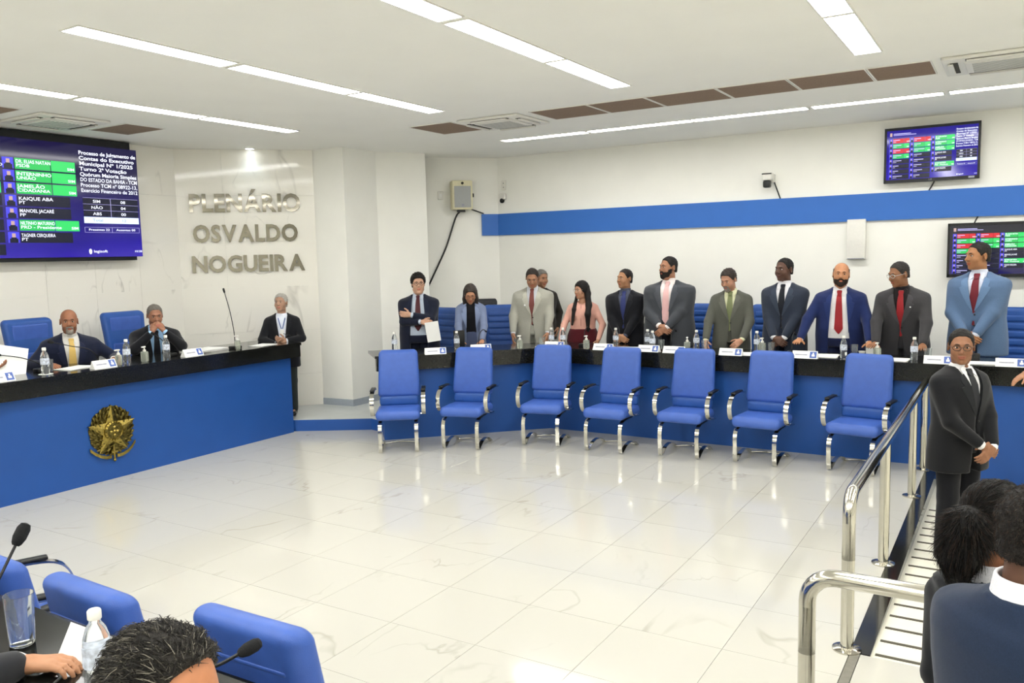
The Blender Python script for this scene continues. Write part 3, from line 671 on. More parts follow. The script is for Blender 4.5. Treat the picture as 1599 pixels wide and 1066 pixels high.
def screen_content(t, W, H, back, small=False):
    """flat voting display in the x-z plane, facing -y, centre at the origin of t"""
    X = lambda u: (u-.5)*W
    Z = lambda v: (v-.5)*H
    B().box(-W/2, W/2, -.001, .004, -H/2, H/2).build('display', back, t)
    mm = {'portrait': ('portrait_square', E_thumb), 'bust': ('portrait_bust', E_dark), 'face': ('portrait_face', E_face), 'green': ('name_bar', E_g), 'green2': ('vote_bar', E_g2), 'red': ('name_bar', E_r), 'dark': ('name_bar', E_dark), 'line': ('name_line', E_pale2), 'rule': ('table_rule', E_pale2), 'pale': ('total_bar', E_p)}
    def q(key, u0, u1, v0, v1, d=.002):
        B().add([(X(u0), -d, Z(v0)), (X(u1), -d, Z(v0)), (X(u1), -d, Z(v1)), (X(u0), -d, Z(v1))], [(0, 1, 2, 3)]).build(mm[key][0], mm[key][1], t)
    E_ink = emi('lit_grey_ink', '#8a94a8', .6)
    def tx(s, u, v, h, bold=.0, al='LEFT', maxu=None, m=None):
        me = text_mesh(s, 1, bold, al); co = np.zeros(len(me.vertices)*3); me.vertices.foreach_get('co', co); co = co.reshape(-1, 3)
        sz = h*H; sx = sz*(W/H)/1.78
        if maxu is not None:
            wd = (co[:, 0].max()-co[:, 0].min())*sx
            if wd > maxu*W: sx *= maxu*W/wd
        V = np.stack([X(u)+co[:, 0]*sx, np.full(len(co), -.004), Z(v)+co[:, 1]*sz], 1)
        B().add(V, [tuple(p.vertices) for p in me.polygons]).build('screen_text', m or E_w, t); bpy.data.meshes.remove(me)
    rng = random.Random(3)
    for c, u0 in enumerate((.03, .265, .50)):
        for i, k in enumerate(COLS[c]):
            vc = .79-.103*i; v0, v1 = vc-.045, vc+.045
            q('portrait', u0, u0+.037, v0, v1)
            cu = u0+.019
            q('bust', cu-.014, cu+.014, v0, v0+.035, .003); q('bust', cu-.009, cu+.009, v0+.035, v0+.045, .003)
            q('face', cu-.006, cu+.006, v0+.045, v0+.078, .003)
            if k: q('green' if k == 'G' else 'red', u0+.041, u0+.162, v0, v1); q('green2' if k == 'G' else 'red', u0+.165, u0+.252 if c == 2 else u0+.225, v0, v1)
            else: q('dark', u0+.041, u0+.225, v0, v1)
            if c == 2:
                tx(NM3[i][0], u0+.044, vc+.005, .040, .012, maxu=.118); tx(NM3[i][1], u0+.044, vc-.028, .036, .012)
                if k: tx('SIM', u0+.222, vc-.030, .032, .012)
            else:
                L = rng.uniform(.06, .115)
                q('line', u0+.045, u0+.045+L, vc+.008, vc+.022, .003); q('line', u0+.045, u0+.045+L*.4, vc-.022, vc-.012, .003)
                if k: tx('SIM' if k == 'G' else 'NÃO', u0+.195, vc-.030, .032, .012)
    q('line', .075, .27, .925, .940, .003); q('line', .075, .33, .90, .912, .003); q('face', .035, .06, .885, .955, .003)
    for i, s in enumerate(LINES): tx(s, .768, .915-.0475*i, .046, .02 if i < 5 else .012, maxu=.225)
    for i, (a, b) in enumerate((('SIM', '08'), ('NÃO', '04'), ('ABS', '00'))):
        v = .505-.056*i; tx(a, .825, v-.014, .036, .012, 'CENTER'); tx(b, .93, v-.014, .036, .012, 'CENTER'); q('rule', .772, .992, v+.027, v+.029, .003)
        q('dark', .772, .992, v-.026, v+.026)
    q('rule', .879, .8805, .367, .534, .003)
    q('pale', .772, .992, .305, .362, .003)
    tx('Total', .825, .322, .034, .01, 'CENTER', m=E_ink); tx('12', .93, .322, .034, .01, 'CENTER', m=E_ink)
    q('rule', .772, .992, .268, .270, .003); q('rule', .772, .992, .222, .224, .003); q('rule', .772, .773, .222, .27, .003); q('rule', .991, .992, .222, .27, .003); q('rule', .879, .8803, .222, .27, .003)
    tx('Presentes 22', .828, .238, .028, .012, 'CENTER'); tx('Ausentes 00', .935, .238, .028, .012, 'CENTER')
    tx('legisoft', .80, .04, .034, .012); tx('10:28', .965, .04, .026, .012)
    B().add([(X(.788)+.006*W*math.cos(a), -.003, Z(.05)+.010*W*math.sin(a)) for a in np.linspace(0, 2*PI, 12, False)], [tuple(range(12))]).build('logo_dot', E_w, t)
E_pale2 = emi('lit_lilac', '#b9b4ea', .6)
bk1 = screen_back('video_wall_glow', '#17123f', '#2c18a0', .5); bk2 = screen_back('television_glow', '#1c0e86', '#2006a0', .52); bk3 = screen_back('television_dim_glow', '#0c0d22', '#181258', .45)
t = thing('video_wall', 'large wide screen on the marble wall showing the vote list', 'screen', (-9.30, 4.865, 2.893), PI/2)
screen_content(t, 3.2, 1.292, bk1)
B().box(-1.62, 1.54, .03, .16, -.69, .735).build('back_frame', M_black, t)
B().box(-1.6, 1.6, .004, .03, -.646, .646).build('panel_body', M_black, t)
def television(label, loc, back, w=1.0, h=.62, tilt=0.):
    t = thing('television', label, 'television', loc, 0); t.rotation_euler = (tilt, 0, 0)
    screen_content(t, w-.05, h-.06, back)
    f = B().box(-w/2, w/2, .005, .05, -h/2, h/2)
    f.box(-w/2, w/2, -.012, .005, h/2-.028, h/2).box(-w/2, w/2, -.012, .005, -h/2, -h/2+.036).box(-w/2, -w/2+.024, -.012, .005, -h/2, h/2).box(w/2-.024, w/2, -.012, .005, -h/2, h/2)
    f.build('bezel', M_black, t)
    B().box(-.2, .2, .05, .10, -.15, .15).build('wall_mount', M_black, t)
    B().box(w/2-.11, w/2-.05, -.014, -.012, -h/2+.008, -h/2+.03).build('sticker', M_print, t)
    lg = B(); me = text_mesh('LG', .028, .0, 'CENTER'); lg.add([(v.co.x, -.0135, -h/2+.009+v.co.y) for v in me.vertices], [tuple(p.vertices) for p in me.polygons]); lg.build('maker_mark', M_print, t)
    return t
television('upper wall television showing the vote list above the blue band', (-.89, 10.80, 3.21), bk2, .99, .635, -.03)
television('lower wall television behind the tall man in light blue', (-.17, 10.80, 2.09), bk3, 1.05, .615)
for pts, lab in (([(-.85, 10.86, 2.91), (-.87, 10.875, 2.86), (-.91, 10.875, 2.79)], 'short black cable below the upper television'), ([(-.40, 10.87, 2.47), (-.42, 10.875, 2.43), (-.44, 10.87, 2.38)], 'short black cable above the lower television'),
                 ([(-2.70, 10.86, 3.08), (-2.67, 10.88, 2.98), (-2.63, 10.88, 2.87), (-2.60, 10.875, 2.79)], 'black cable from the wall camera to the blue band')):
    tag(B().tube(smooth_path(pts), .008, 8).build('wall_cable', M_cable, None, True), lab, 'cable')

# ================================================================== metal lettering on the angled wall
sg = thing('wall_lettering', 'mirror metal lettering PLENÁRIO OSVALDO NOGUEIRA on the angled marble wall', 'sign', (-9.5+.014/2**.5, 7.145-.014/2**.5, 0), PI/4)
def letter_line(s, x0, x1, zb, cap):
    ms = []
    for ch in s:
        me = text_mesh(ch, 1, .034, 'LEFT', .02); co = np.zeros(len(me.vertices)*3); me.vertices.foreach_get('co', co); ms.append((me, co.reshape(-1, 3)))
    k = cap/.69; gap = .062
    tot = sum((c[:, 0].max()-c[:, 0].min()) for _, c in ms)+gap*(len(s)-1); kx = (x1-x0)/tot; x = x0
    for me, c in ms:
        w_ = (c[:, 0].max()-c[:, 0].min())
        V = np.stack([x+(c[:, 0]-c[:, 0].min())*kx, -.022+(c[:, 2]/.02)*-.012, zb+c[:, 1]*k], 1)
        B().add(V, [tuple(p.vertices) for p in me.polygons]).build('letter', M_letter, sg); x += (w_+gap)*kx
letter_line('PLENÁRIO', .165, 1.585, 2.825, .222); letter_line('OSVALDO', .19, 1.535, 2.428, .212); letter_line('NOGUEIRA', .16, 1.61, 2.028, .205)

# ================================================================== national coat of arms in brass on the presiding desk
em = thing('coat_of_arms', 'brass coat of arms with a five-pointed star on the presiding desk', 'emblem', (-7.73, 4.885, .495), PI/2)
dsk = B(); n = 48
V = [(0, -.012, 0)]
for k in range(n):
    a = 2*PI*k/n; r = 1+.035*math.sin(a*11)
    V.append((.235*r*math.cos(a), -.004, .245*r*math.sin(a)))
dsk.add(V+[(v[0], 0, v[2]) for v in V], [(0, 1+k, 1+(k+1) % n) for k in range(n)]+[(1+k, 1+n+1+k, 1+n+1+(k+1) % n, 1+(k+1) % n) for k in range(n)]).build('wreath_plate', M_brassd, em, True)
wr = B(); rg = random.Random(5)
for ring, (rr, cnt, ln) in enumerate(((.225, 30, .042), (.185, 26, .042), (.145, 20, .036))):
    for k in range(cnt):
        a = 2*PI*k/cnt+ring*.1; s = 1 if math.cos(a) > 0 else -1
        R_ = Matrix.Rotation(-(a+s*.75+rg.uniform(-.3, .3)), 3, 'Y') @ Matrix.Rotation(rg.uniform(-.4, .4), 3, 'X')
        wr.ell((rr*math.cos(a), -.018-.006*ring, rr*1.04*math.sin(a)), (ln*.62, .008, ln*.28), 6, 4, R_)
wr.build('wreath_leaves', M_brassd, em, True)['kind'] = 'stuff'
def star(r, ri, y0, yc, c=(0, 0)):
    V = [(c[0], yc, c[1])]
    for k in range(10):
        a = PI/2+k*PI/5; q = r if k % 2 == 0 else ri
        V.append((c[0]+q*math.cos(a), y0, c[1]+q*math.sin(a)))
    W_ = V+[(v[0], 0, v[2]) for v in V[1:]]
    return B().add(W_, [(0, 1+k, 1+(k+1) % 10) for k in range(10)]+[(1+k, 11+k, 11+(k+1) % 10, 1+(k+1) % 10) for k in range(10)])
star(.262, .108, -.026, -.06).build('star', M_brass, em)
B().lathe([(.098, 0), (.098, .055), (.084, .066), (.078, .055), (.0001, .055)], n=28).build('centre_disc', M_brass, em, True, 35).rotation_euler = (PI/2, 0, 0)
B().lathe([(.078, .0), (.076, .058), (.0001, .06)], n=24).build('inner_disc', M_brassd, em, True, 35).rotation_euler = (PI/2, 0, 0)
for cx, cz in ((0, .04), (-.035, -.005), (.035, -.005), (0, -.04), (0, 0)):
    star(.021, .009, -.062, -.07, (cx, cz)).build('small_star', M_brass, em)
for k in range(20):
    a = 2*PI*k/20; star(.008, .0035, -.064, -.07, (.091*math.cos(a), .091*math.sin(a))).build('rim_star', M_brass, em)
rb = B()
for s in (-1, 1):
    pts = [(s*x, -.03-.01*math.sin(i), z) for i, (x, z) in enumerate(((.03, -.262), (.09, -.258), (.15, -.235), (.20, -.20), (.245, -.155)))]
    for (a, b) in zip(pts[:-1], pts[1:]):
        rb.add([(a[0], a[1], a[2]-.016), (b[0], b[1], b[2]-.016), (b[0], b[1], b[2]+.016), (a[0], a[1], a[2]+.016), (a[0], a[1]+.008, a[2]-.016), (b[0], b[1]+.008, b[2]-.016), (b[0], b[1]+.008, b[2]+.016), (a[0], a[1]+.008, a[2]+.016)],
               [(0, 1, 2, 3), (7, 6, 5, 4), (0, 4, 5, 1), (3, 2, 6, 7), (1, 5, 6, 2), (0, 3, 7, 4)])
rb.build('ribbon', M_brass, em)
B().cyl((0, -.03, -.30), (0, -.03, -.14), .011, n=10).box(-.035, .035, -.042, -.02, -.225, -.205).ell((0, -.03, -.30), (.016, .016, .016), 8, 6).build('sword_hilt', M_brass, em, True, 40)

# ================================================================== things on the walls
q = 1/2**.5
def on_recess(x, y, out): return (x+q*out, y-q*out)
x, y = on_recess(-7.27, 10.48, .14)
t = thing('wall_loudspeaker', 'cream loudspeaker with grey grille on the recess wall', 'loudspeaker', (x, y, 3.07), PI/4)
B().rbox((0, 0, 0), (.155, .10, .215), .02, 3).build('cabinet', M_cream, t, True, 50)
B().box(-.125, .125, -.106, -.099, -.185, .13).build('grille', M_greymesh, t)
B().lathe([(.02, 0), (.02, .012), (.0001, .014)], (0, 0, 0), 14).build('tweeter', M_dark, t, True).matrix_local = Matrix.Translation((0, -.10, .172)) @ Matrix.Rotation(PI/2, 4, 'X')
B().box(-.02, .02, -.108, -.106, -.17, -.135).build('badge', M_print, t)
B().box(-.03, .03, .10, .15, -.05, .05).build('bracket', M_black, t)
B().cyl((.155, .0, .0), (.185, .0, -.0), .03, n=12).build('tilt_knob', M_black, t, True)
B().box(-.07, .05, -.02, .03, -.25, -.215).build('connector', M_black, t)
tag(B().tube(smooth_path([(x-.02, y-.02, 2.83), (-7.29, 10.38, 2.74), (-7.41, 10.30, 2.33), (-7.50, 10.20, 2.05), (-7.63, 10.08, 1.70)]), .013, 8).build('loudspeaker_cable', M_cable, None, True), 'long black cable hanging from the loudspeaker', 'cable')
tag(B().tube([(-7.13, 10.55, 2.87), (-7.06, 10.60, 2.84), (-6.99, 10.70, 2.80)], .010, 8).build('loudspeaker_cable', M_cable, None, True), 'short black cable from the loudspeaker to the blue band', 'cable')
x2, y2 = on_recess(-7.48, 10.27, .012)
t = thing('switch_plate', 'white switch plate left of the loudspeaker', 'switch', (x2, y2, 3.08), PI/4)
B().rbox((0, 0, 0), (.04, .012, .06), .008, 2).build('plate', M_white, t, True); B().box(-.015, .015, -.016, -.01, -.03, .02).build('rocker', M_paper, t)
t = thing('wall_sensor', 'white box with black dome camera in the wall corner', 'camera', (-6.74, 10.86, 3.0), 0)
B().rbox((0, 0, .05), (.055, .035, .045), .012, 2).build('housing', M_white, t, True); B().ell((0, -.02, -.012), (.038, .038, .038), 14, 8).build('dome', M_black, t, True)
t = thing('socket_plate', 'white socket plate above the corner camera', 'socket', (-6.73, 10.885, 3.22), 0)
B().rbox((0, 0, 0), (.035, .012, .075), .006, 2).build('plate', M_white, t, True)
for dz_ in (-.03, .03): B().ell((0, -.012, dz_), (.007, .004, .007), 8, 5).build('screw', M_dark, t, True)
t = thing('wall_camera', 'white surveillance camera with black lens above the blue band', 'camera', (-2.74, 10.80, 3.02), 0)
B().rbox((.0, 0, .05), (.06, .06, .05), .02, 3).build('housing', M_white, t, True); B().rbox((0, -.03, -.045), (.045, .045, .045), .02, 3).build('lens', M_black, t, True)
B().box(-.06, .06, -.064, -.055, .075, .09).build('slot', M_black, t); B().box(.02, .07, .05, .10, -.02, .08).build('bracket', M_white, t)
t = thing('wall_box', 'tall white box mounted on the wall under the blue band', 'wall box', (-1.683, 10.86, 2.25), 0)
B().rbox((0, 0, 0), (.105, .045, .24), .006, 2).build('case', M_white, t, True, 40); B().box(-.095, .095, -.047, -.044, -.236, -.228).build('seam', M_print, t)
# ================================================================== people
# bodies and clothes are grown from distance fields and polygonised on a grid that is fine round head and hands
A3 = lambda *p: np.array(p, float)
def Rx(a): c, s = math.cos(a), math.sin(a); return np.array([[1, 0, 0], [0, c, -s], [0, s, c]])
def Ry(a): c, s = math.cos(a), math.sin(a); return np.array([[c, 0, s], [0, 1, 0], [-s, 0, c]])
def Rz(a): c, s = math.cos(a), math.sin(a); return np.array([[c, -s, 0], [s, c, 0], [0, 0, 1]])
def unit(v): v = np.asarray(v, float); return v/np.linalg.norm(v)
def rcone(a, b, ra, rb, k=.01, op='u'):
    a = np.asarray(a, float); b = np.asarray(b, float); ba = b-a; L2 = max(ba @ ba, 1e-9); r = max(ra, rb)
    def f(P):
        q = P-a; t = np.clip((q @ ba)/L2, 0, 1)
        return np.sqrt(((q-t[:, None]*ba)**2).sum(1))-(ra+(rb-ra)*t)
    return (f, np.minimum(a, b)-r, np.maximum(a, b)+r, k, op)
def ell(c, r, k=.01, op='u', R=np.eye(3)):
    c = np.asarray(c, float); r = np.asarray(r, float)
    def f(P):
        q = (P-c) @ R; k0 = np.sqrt(((q/r)**2).sum(1)); k1 = np.sqrt(((q/r**2)**2).sum(1))+1e-9
        return k0*(k0-1)/k1
    e = np.sqrt(((R*r)**2).sum(1))
    return (f, c-e, c+e, k, op)
def loft(prof, R, o, k=.02, op='u', p=2.4, lo=None, hi=None):
    """prof rows: z, half width, half depth, centre y; in a frame turned by R about o"""
    pr = np.array(prof, float)
    def f(P):
        q = (P-o) @ R+o; z = q[:, 2]
        a = np.interp(z, pr[:, 0], pr[:, 1]); b = np.interp(z, pr[:, 0], pr[:, 2]); yc = np.interp(z, pr[:, 0], pr[:, 3])
        rr = ((np.abs(q[:, 0])/a)**p+(np.abs(q[:, 1]-yc)/b)**p)**(1/p)
        d = (rr-1)*np.minimum(a, b)
        return np.maximum(np.maximum(d, (pr[0, 0]-z)), z-pr[-1, 0])
    m = max(pr[:, 1].max(), pr[:, 2].max()+np.abs(pr[:, 3]).max()); z0, z1 = pr[0, 0], pr[-1, 0]
    C8 = np.array([[x, y, z] for x in (-m, m) for y in (-m, m) for z in (z0, z1)])
    W = (C8-o) @ R.T+o
    return (f, W.min(0), W.max(0), k, op)
def cutter(fn, lo, hi, k=.004, op='s'): return (fn, np.asarray(lo, float), np.asarray(hi, float), k, op)
def comb(F, d, k, op):
    if op == 'u':
        h = np.clip(.5+.5*(d-F)/k, 0, 1); return d*(1-h)+F*h-k*h*(1-h)
    if op == 's': d = -d
    h = np.clip(.5-.5*(d-F)/k, 0, 1); return d*(1-h)+F*h+k*h*(1-h)
def ev(prims, P):
    F = np.full(len(P), .5)
    for f, lo, hi, k, op in prims: F = comb(F, f(P), k, op)
    return F
def axis(lo, hi, coarse, fine, ivs):
    out = [lo]
    while out[-1] < hi:
        x = out[-1]; s = coarse
        for a, b in ivs:
            if a-fine <= x <= b: s = fine
            elif x < a: s = min(s, max(fine, (a-x)))
        out.append(x+s)
    return np.array(out)
def polygonise(prims, coarse, fine=None, boxes=()):
    us = [p for p in prims if p[4] == 'u']
    lo = np.min([p[1] for p in us], 0)-2.2*coarse; hi = np.max([p[2] for p in us], 0)+2.2*coarse
    ax = [axis(lo[i], hi[i], coarse, fine or coarse, [(b[0][i], b[1][i]) for b in boxes]) for i in range(3)]
    n = [len(a) for a in ax]; F = np.full(n, .5, np.float64)
    for f, l, h, k, op in prims:
        m = k+2.5*coarse
        i0 = [max(0, int(np.searchsorted(ax[i], l[i]-m))-1) for i in range(3)]; i1 = [min(n[i], int(np.searchsorted(ax[i], h[i]+m))+1) for i in range(3)]
        if any(i1[i] <= i0[i] for i in range(3)): continue
        sl = tuple(slice(i0[i], i1[i]) for i in range(3))
        G = np.meshgrid(*[ax[i][sl[i]] for i in range(3)], indexing='ij'); P = np.stack([g.ravel() for g in G], 1)
        F[sl] = comb(F[sl], f(P).reshape(F[sl].shape), k, op)
    return nets(F, *ax)
def nets(F, xs, ys, zs):
    ins = F < 0; nx, ny, nz = F.shape
    c = np.zeros((nx-1, ny-1, nz-1), np.int8)
    for a in (0, 1):
        for b in (0, 1):
            for d in (0, 1): c += ins[a:nx-1+a, b:ny-1+b, d:nz-1+d]
    I, J, K = np.nonzero((c > 0) & (c < 8))
    idx = np.full(c.shape, -1, np.int32); idx[I, J, K] = np.arange(len(I))
    acc = np.zeros((len(I), 3)); cnt = np.zeros(len(I))
    for axx in range(3):
        for u in (0, 1):
            for v in (0, 1):
                o0 = [0, 0, 0]; o0[(axx+1) % 3] = u; o0[(axx+2) % 3] = v; o1 = list(o0); o1[axx] = 1
                f0 = F[I+o0[0], J+o0[1], K+o0[2]]; f1 = F[I+o1[0], J+o1[1], K+o1[2]]
                m = (f0 < 0) != (f1 < 0); t = np.where(m, f0/np.where(m, f0-f1, 1), 0)
                p0 = np.stack([xs[I+o0[0]], ys[J+o0[1]], zs[K+o0[2]]], 1); p1 = np.stack([xs[I+o1[0]], ys[J+o1[1]], zs[K+o1[2]]], 1)
                acc += np.where(m[:, None], p0+(p1-p0)*t[:, None], 0); cnt += m
    V = acc/cnt[:, None]; FF = []
    for axx in range(3):
        s0 = [slice(None)]*3; s1 = [slice(None)]*3; s0[axx] = slice(0, -1); s1[axx] = slice(1, None)
        A, Bq = ins[tuple(s0)], ins[tuple(s1)]
        e = np.argwhere(A != Bq)
        u, v = (axx+1) % 3, (axx+2) % 3
        e = e[(e[:, u] > 0) & (e[:, v] > 0) & (e[:, u] < F.shape[u]-1) & (e[:, v] < F.shape[v]-1)]
        def cell(du, dv):
            q = e.copy(); q[:, u] += du; q[:, v] += dv; return idx[q[:, 0], q[:, 1], q[:, 2]]
        Q = np.stack([cell(-1, -1), cell(0, -1), cell(0, 0), cell(-1, 0)], 1)
        fl_ = ~A[e[:, 0], e[:, 1], e[:, 2]]
        Q[fl_] = Q[fl_][:, ::-1]; FF.append(Q)
    Q = np.concatenate(FF); Q = Q[(Q >= 0).all(1)]
    return V, Q

def ik(S, W, l1, l2, hint):
    S, W = np.asarray(S, float), np.asarray(W, float); d = W-S; L = np.linalg.norm(d)
    if L > (l1+l2)*.995: W = S+d/L*(l1+l2)*.995; d = W-S; L = np.linalg.norm(d)
    a = (l1*l1-l2*l2+L*L)/(2*L); h = math.sqrt(max(l1*l1-a*a, 1e-6)); u = d/L
    n = np.asarray(hint, float); n = n-u*(n @ u); n = n/np.linalg.norm(n)
    return S+u*a+n*h, W
def hand_prims(w, d, n, side, curl, hs=1.0, spread=.0):
    """palm and five separate bent fingers; d finger direction, n the way the palm faces, side +1 left hand"""
    d = unit(d); n = np.asarray(n, float); n = unit(n-d*(n @ d)); th = -side*np.cross(d, n)
    out = [rcone(w-d*.02, w+d*.02, .026*hs, .027*hs, .01)]
    for q in (-.026, -.009, .009, .026): out.append(rcone(w+(d*.018+th*q*.7)*hs, w+(d*.088+th*q*1.12)*hs, .0155*hs, .0125*hs, .012))
    for q, L in ((.031, .070), (.0105, .078), (-.0105, .072), (-.030, .056)):
        p = w+(d*.090+th*q)*hs; a = curl*.45; fd0 = unit(d+th*q*spread*12)
        for j, (fr, r) in enumerate(((.46, .0098), (.30, .0088), (.24, .0078))):
            fd = fd0*math.cos(a)+n*math.sin(a); p2 = p+fd*L*fr*hs
            out.append(rcone(p, p2, r*hs, (r-.0009)*hs, .004)); p = p2; a += curl*(.85 if j == 0 else .6)
    p = w+(d*.03+th*.024+n*.006)*hs; fd = unit(d*.62+th*.72+n*.25)
    for L, r in ((.036, .0135), (.030, .0108), (.024, .0092)):
        p2 = p+fd*L*hs; out.append(rcone(p, p2, r*hs, (r-.0014)*hs, .006)); p = p2; fd = unit(fd+d*.32-th*.30*curl+n*.25*curl)
    return out

def head_prims(H, Rh, s, fat=0., fem=False):
    X = lambda x, y, z: H+Rh @ (np.array([x, y, z])*s)
    E = lambda c, r, k=.012, op='u': ell(X(*c), np.array(r)*s, k*s, op, Rh)
    w = 1+.10*fat
    P = [E((0, .014, .036), (.0755, .094, .084)), E((0, -.024, -.012), (.067*w, .074, .082), .02), E((0, -.030, -.070), (.052*w, .055, .046), .025),
         E((0, -.068, -.100), (.024*w, .02, .018), .02)]
    for sx in (-1, 1):
        P += [E((sx*.040*w, -.058, -.034), (.026*w, .024, .026), .018), E((sx*.047*w, -.012, -.075), (.016+.012*fat, .03, .026), .02)]
    P += [E((0, -.082, .026), (.048, .014, .011), .014)]
    for sx in (-1, 1): P.append(E((sx*.031, -.101, .006), (.019, .014, .0115), .012, 's'))
    P += [rcone(X(0, -.086, .014), X(0, -.111, -.026), .0075*s, .0125*s, .009*s)]
    for sx in (-1, 1): P.append(E((sx*.0125, -.097, -.031), (.0085, .011, .008), .006))
    P += [E((0, -.090, -.0585), (.024, .0095, .0065), .006), E((0, -.089, -.070), (.021, .010, .0075), .006), E((0, -.101, -.0638), (.022, .008, .0022), .003, 's')]
    for sx in (-1, 1):
        P += [ell(X(sx*.079, .014, -.004), A3(.0095, .019, .032)*s, .008*s, 'u', Rh @ Rz(sx*.35)), ell(X(sx*.0865, .008, 0), A3(.005, .011, .02)*s, .006*s, 's', Rh @ Rz(sx*.35))]
    if fat > .3: P.append(E((0, -.035, -.112), (.045, .045, .026), .03))
    return P, X

def hair_mesh(style, H, Rh, s):
    off = {'short': .009, 'crop': .0045, 'full': .02, 'sides': .006, 'bob': .014, 'long': .016, 'bun': .012, 'recede': .009}[style]
    base = [ell(H+Rh @ (A3(0, .014, .036)*s), A3(.0755+off, .094+off, .084+off*1.1)*s, .01, 'u', Rh), ell(H+Rh @ (A3(0, -.012, -.005)*s), A3(.067+off*.8, .068, .075)*s, .02*s, 'u', Rh),
            ell(H+Rh @ (A3(0, .05, -.03)*s), A3(.058+off, .05+off*.5, .06)*s, .02*s, 'u', Rh)]
    L = {'short': ([-.13, -.085, -.065, -.048, -.022, -.005, .012, .035, .12], [.098, .084, .072, .040, .0, .012, .022, -.045, -.062]),
         'crop': ([-.13, -.085, -.065, -.048, -.022, -.005, .012, .035, .12], [.104, .090, .078, .045, .0, .012, .022, -.045, -.060]),
         'full': ([-.13, -.085, -.065, -.045, -.020, -.005, .012, .035, .12], [.086, .078, .060, .018, -.01, .005, .018, -.06, -.075]),
         'recede': ([-.13, -.085, -.06, -.04, -.02, -.005, .012, .035, .12], [.2, .15, .115, .075, .02, .012, .02, -.045, -.062]),
         'sides': ([-.13, -.06, -.03, -.02, .012, .035, .12], [.2, .2, .2, .02, .022, -.045, -.06]),
         'bob': ([-.13, -.085, -.07, -.055, -.03, .12], [.092, .084, .062, -.03, -.22, -.22]),
         'long': ([-.13, -.085, -.07, -.055, -.03, .12], [.086, .076, .050, .0, -.02, -.14]),
         'bun': ([-.13, -.085, -.065, -.045, -.020, .012, .035, .12], [.080, .070, .055, .02, -.005, .0, -.05, -.07])}[style]
    def cut(P):
        q = ((P-H) @ Rh)/s; zl = np.interp(q[:, 1]-.12*np.abs(q[:, 0])*(q[:, 1] < -.05), *L)
        d = (q[:, 2]-zl)*s
        if style == 'sides': d = np.minimum(d, (.062-q[:, 2])*s)
        return d
    pr = list(base)
    R2 = lambda x, y, z: H+Rh @ (A3(x, y, z)*s)
    if style in ('bob', 'long'):
        for sx in (-1, 1):
            pr += [rcone(R2(sx*.062, .0, .03), R2(sx*.078, -.022, -.07), .035*s, .03*s, .02*s), rcone(R2(sx*.078, -.022, -.07), R2(sx*.084, -.035, -.19), .03*s, .020*s, .02*s)]
        pr += [rcone(R2(0, .06, .0), R2(0, .07, -.18), .065*s, .055*s, .02*s)]
    pr.append(cutter(cut, [-9]*3, [9]*3, .006*s))
    if style in ('bob',):        # keep the face free
        pr.append(ell(R2(0, -.10, -.045), A3(.057, .09, .118)*s, .008*s, 's', Rh))
    return pr

LAST_HAIR = {}
def strands(t, V, centre, flow, n, length, mats, weights, rad=.0011, lift=.25, seed=1, wild=.28, name='hair_strands'):
    """many short tapered hairs rooted on the points V, lying along flow(p, normal)"""
    rg = np.random.default_rng(seed); P = V[rg.integers(0, len(V), n)]+rg.normal(0, .002, (n, 3))
    Nn = P-centre; Nn /= np.linalg.norm(Nn, axis=1)[:, None]
    d = flow(P, Nn)+rg.normal(0, wild, (n, 3)); m0 = np.linalg.norm(d, axis=1); d -= Nn*(d*Nn).sum(1)[:, None]; m1 = np.linalg.norm(d, axis=1); d /= m1[:, None]+1e-9
    L = (length*rg.uniform(.6, 1.25, n)*np.clip(m1/(m0+1e-9), .15, 1))[:, None]; sd = np.cross(d, Nn); sd /= np.linalg.norm(sd, axis=1)[:, None]
    pts = [P, P+d*L*.5+Nn*L*lift*.55, P+d*L+Nn*L*lift*.45]; rr = [rad, rad*.9, rad*.25]; VV = []
    for p_, r_ in zip(pts, rr): VV += [p_+sd*r_, p_+Nn*r_, p_-sd*r_]
    VV = np.stack(VV, 1).reshape(-1, 3); base = np.arange(n)[:, None]*9; F_ = []
    for lv in (0, 3):
        for j in range(3): F_.append(base+np.array([[lv+j, lv+(j+1) % 3, lv+3+(j+1) % 3, lv+3+j]]))
    F_ = np.stack(F_, 1).reshape(-1, 4); mi = np.repeat(rg.choice(len(mats), n, p=weights), 6)
    o = link(bpy.data.objects.new(name, mesh_np(name, VV, F_, mats, True, mi)), t); o['kind'] = 'stuff'
    return o
PERSON_MATS = {}
def skin_mat(h): return mat('skin_'+h, '#'+h, .5, var=.07, scale=40, spec=.35, sss=.0)
def cloth(h, rough=.85): return mat('cloth_'+h, '#'+h, rough, var=.10, scale=220, bump=.15, bscale=700, spec=.2, sheen=.15)
def hairm(h): return mat('hair_'+h, '#'+h, .55, var=.45, scale=160, bump=.6, bscale=260, spec=.3)

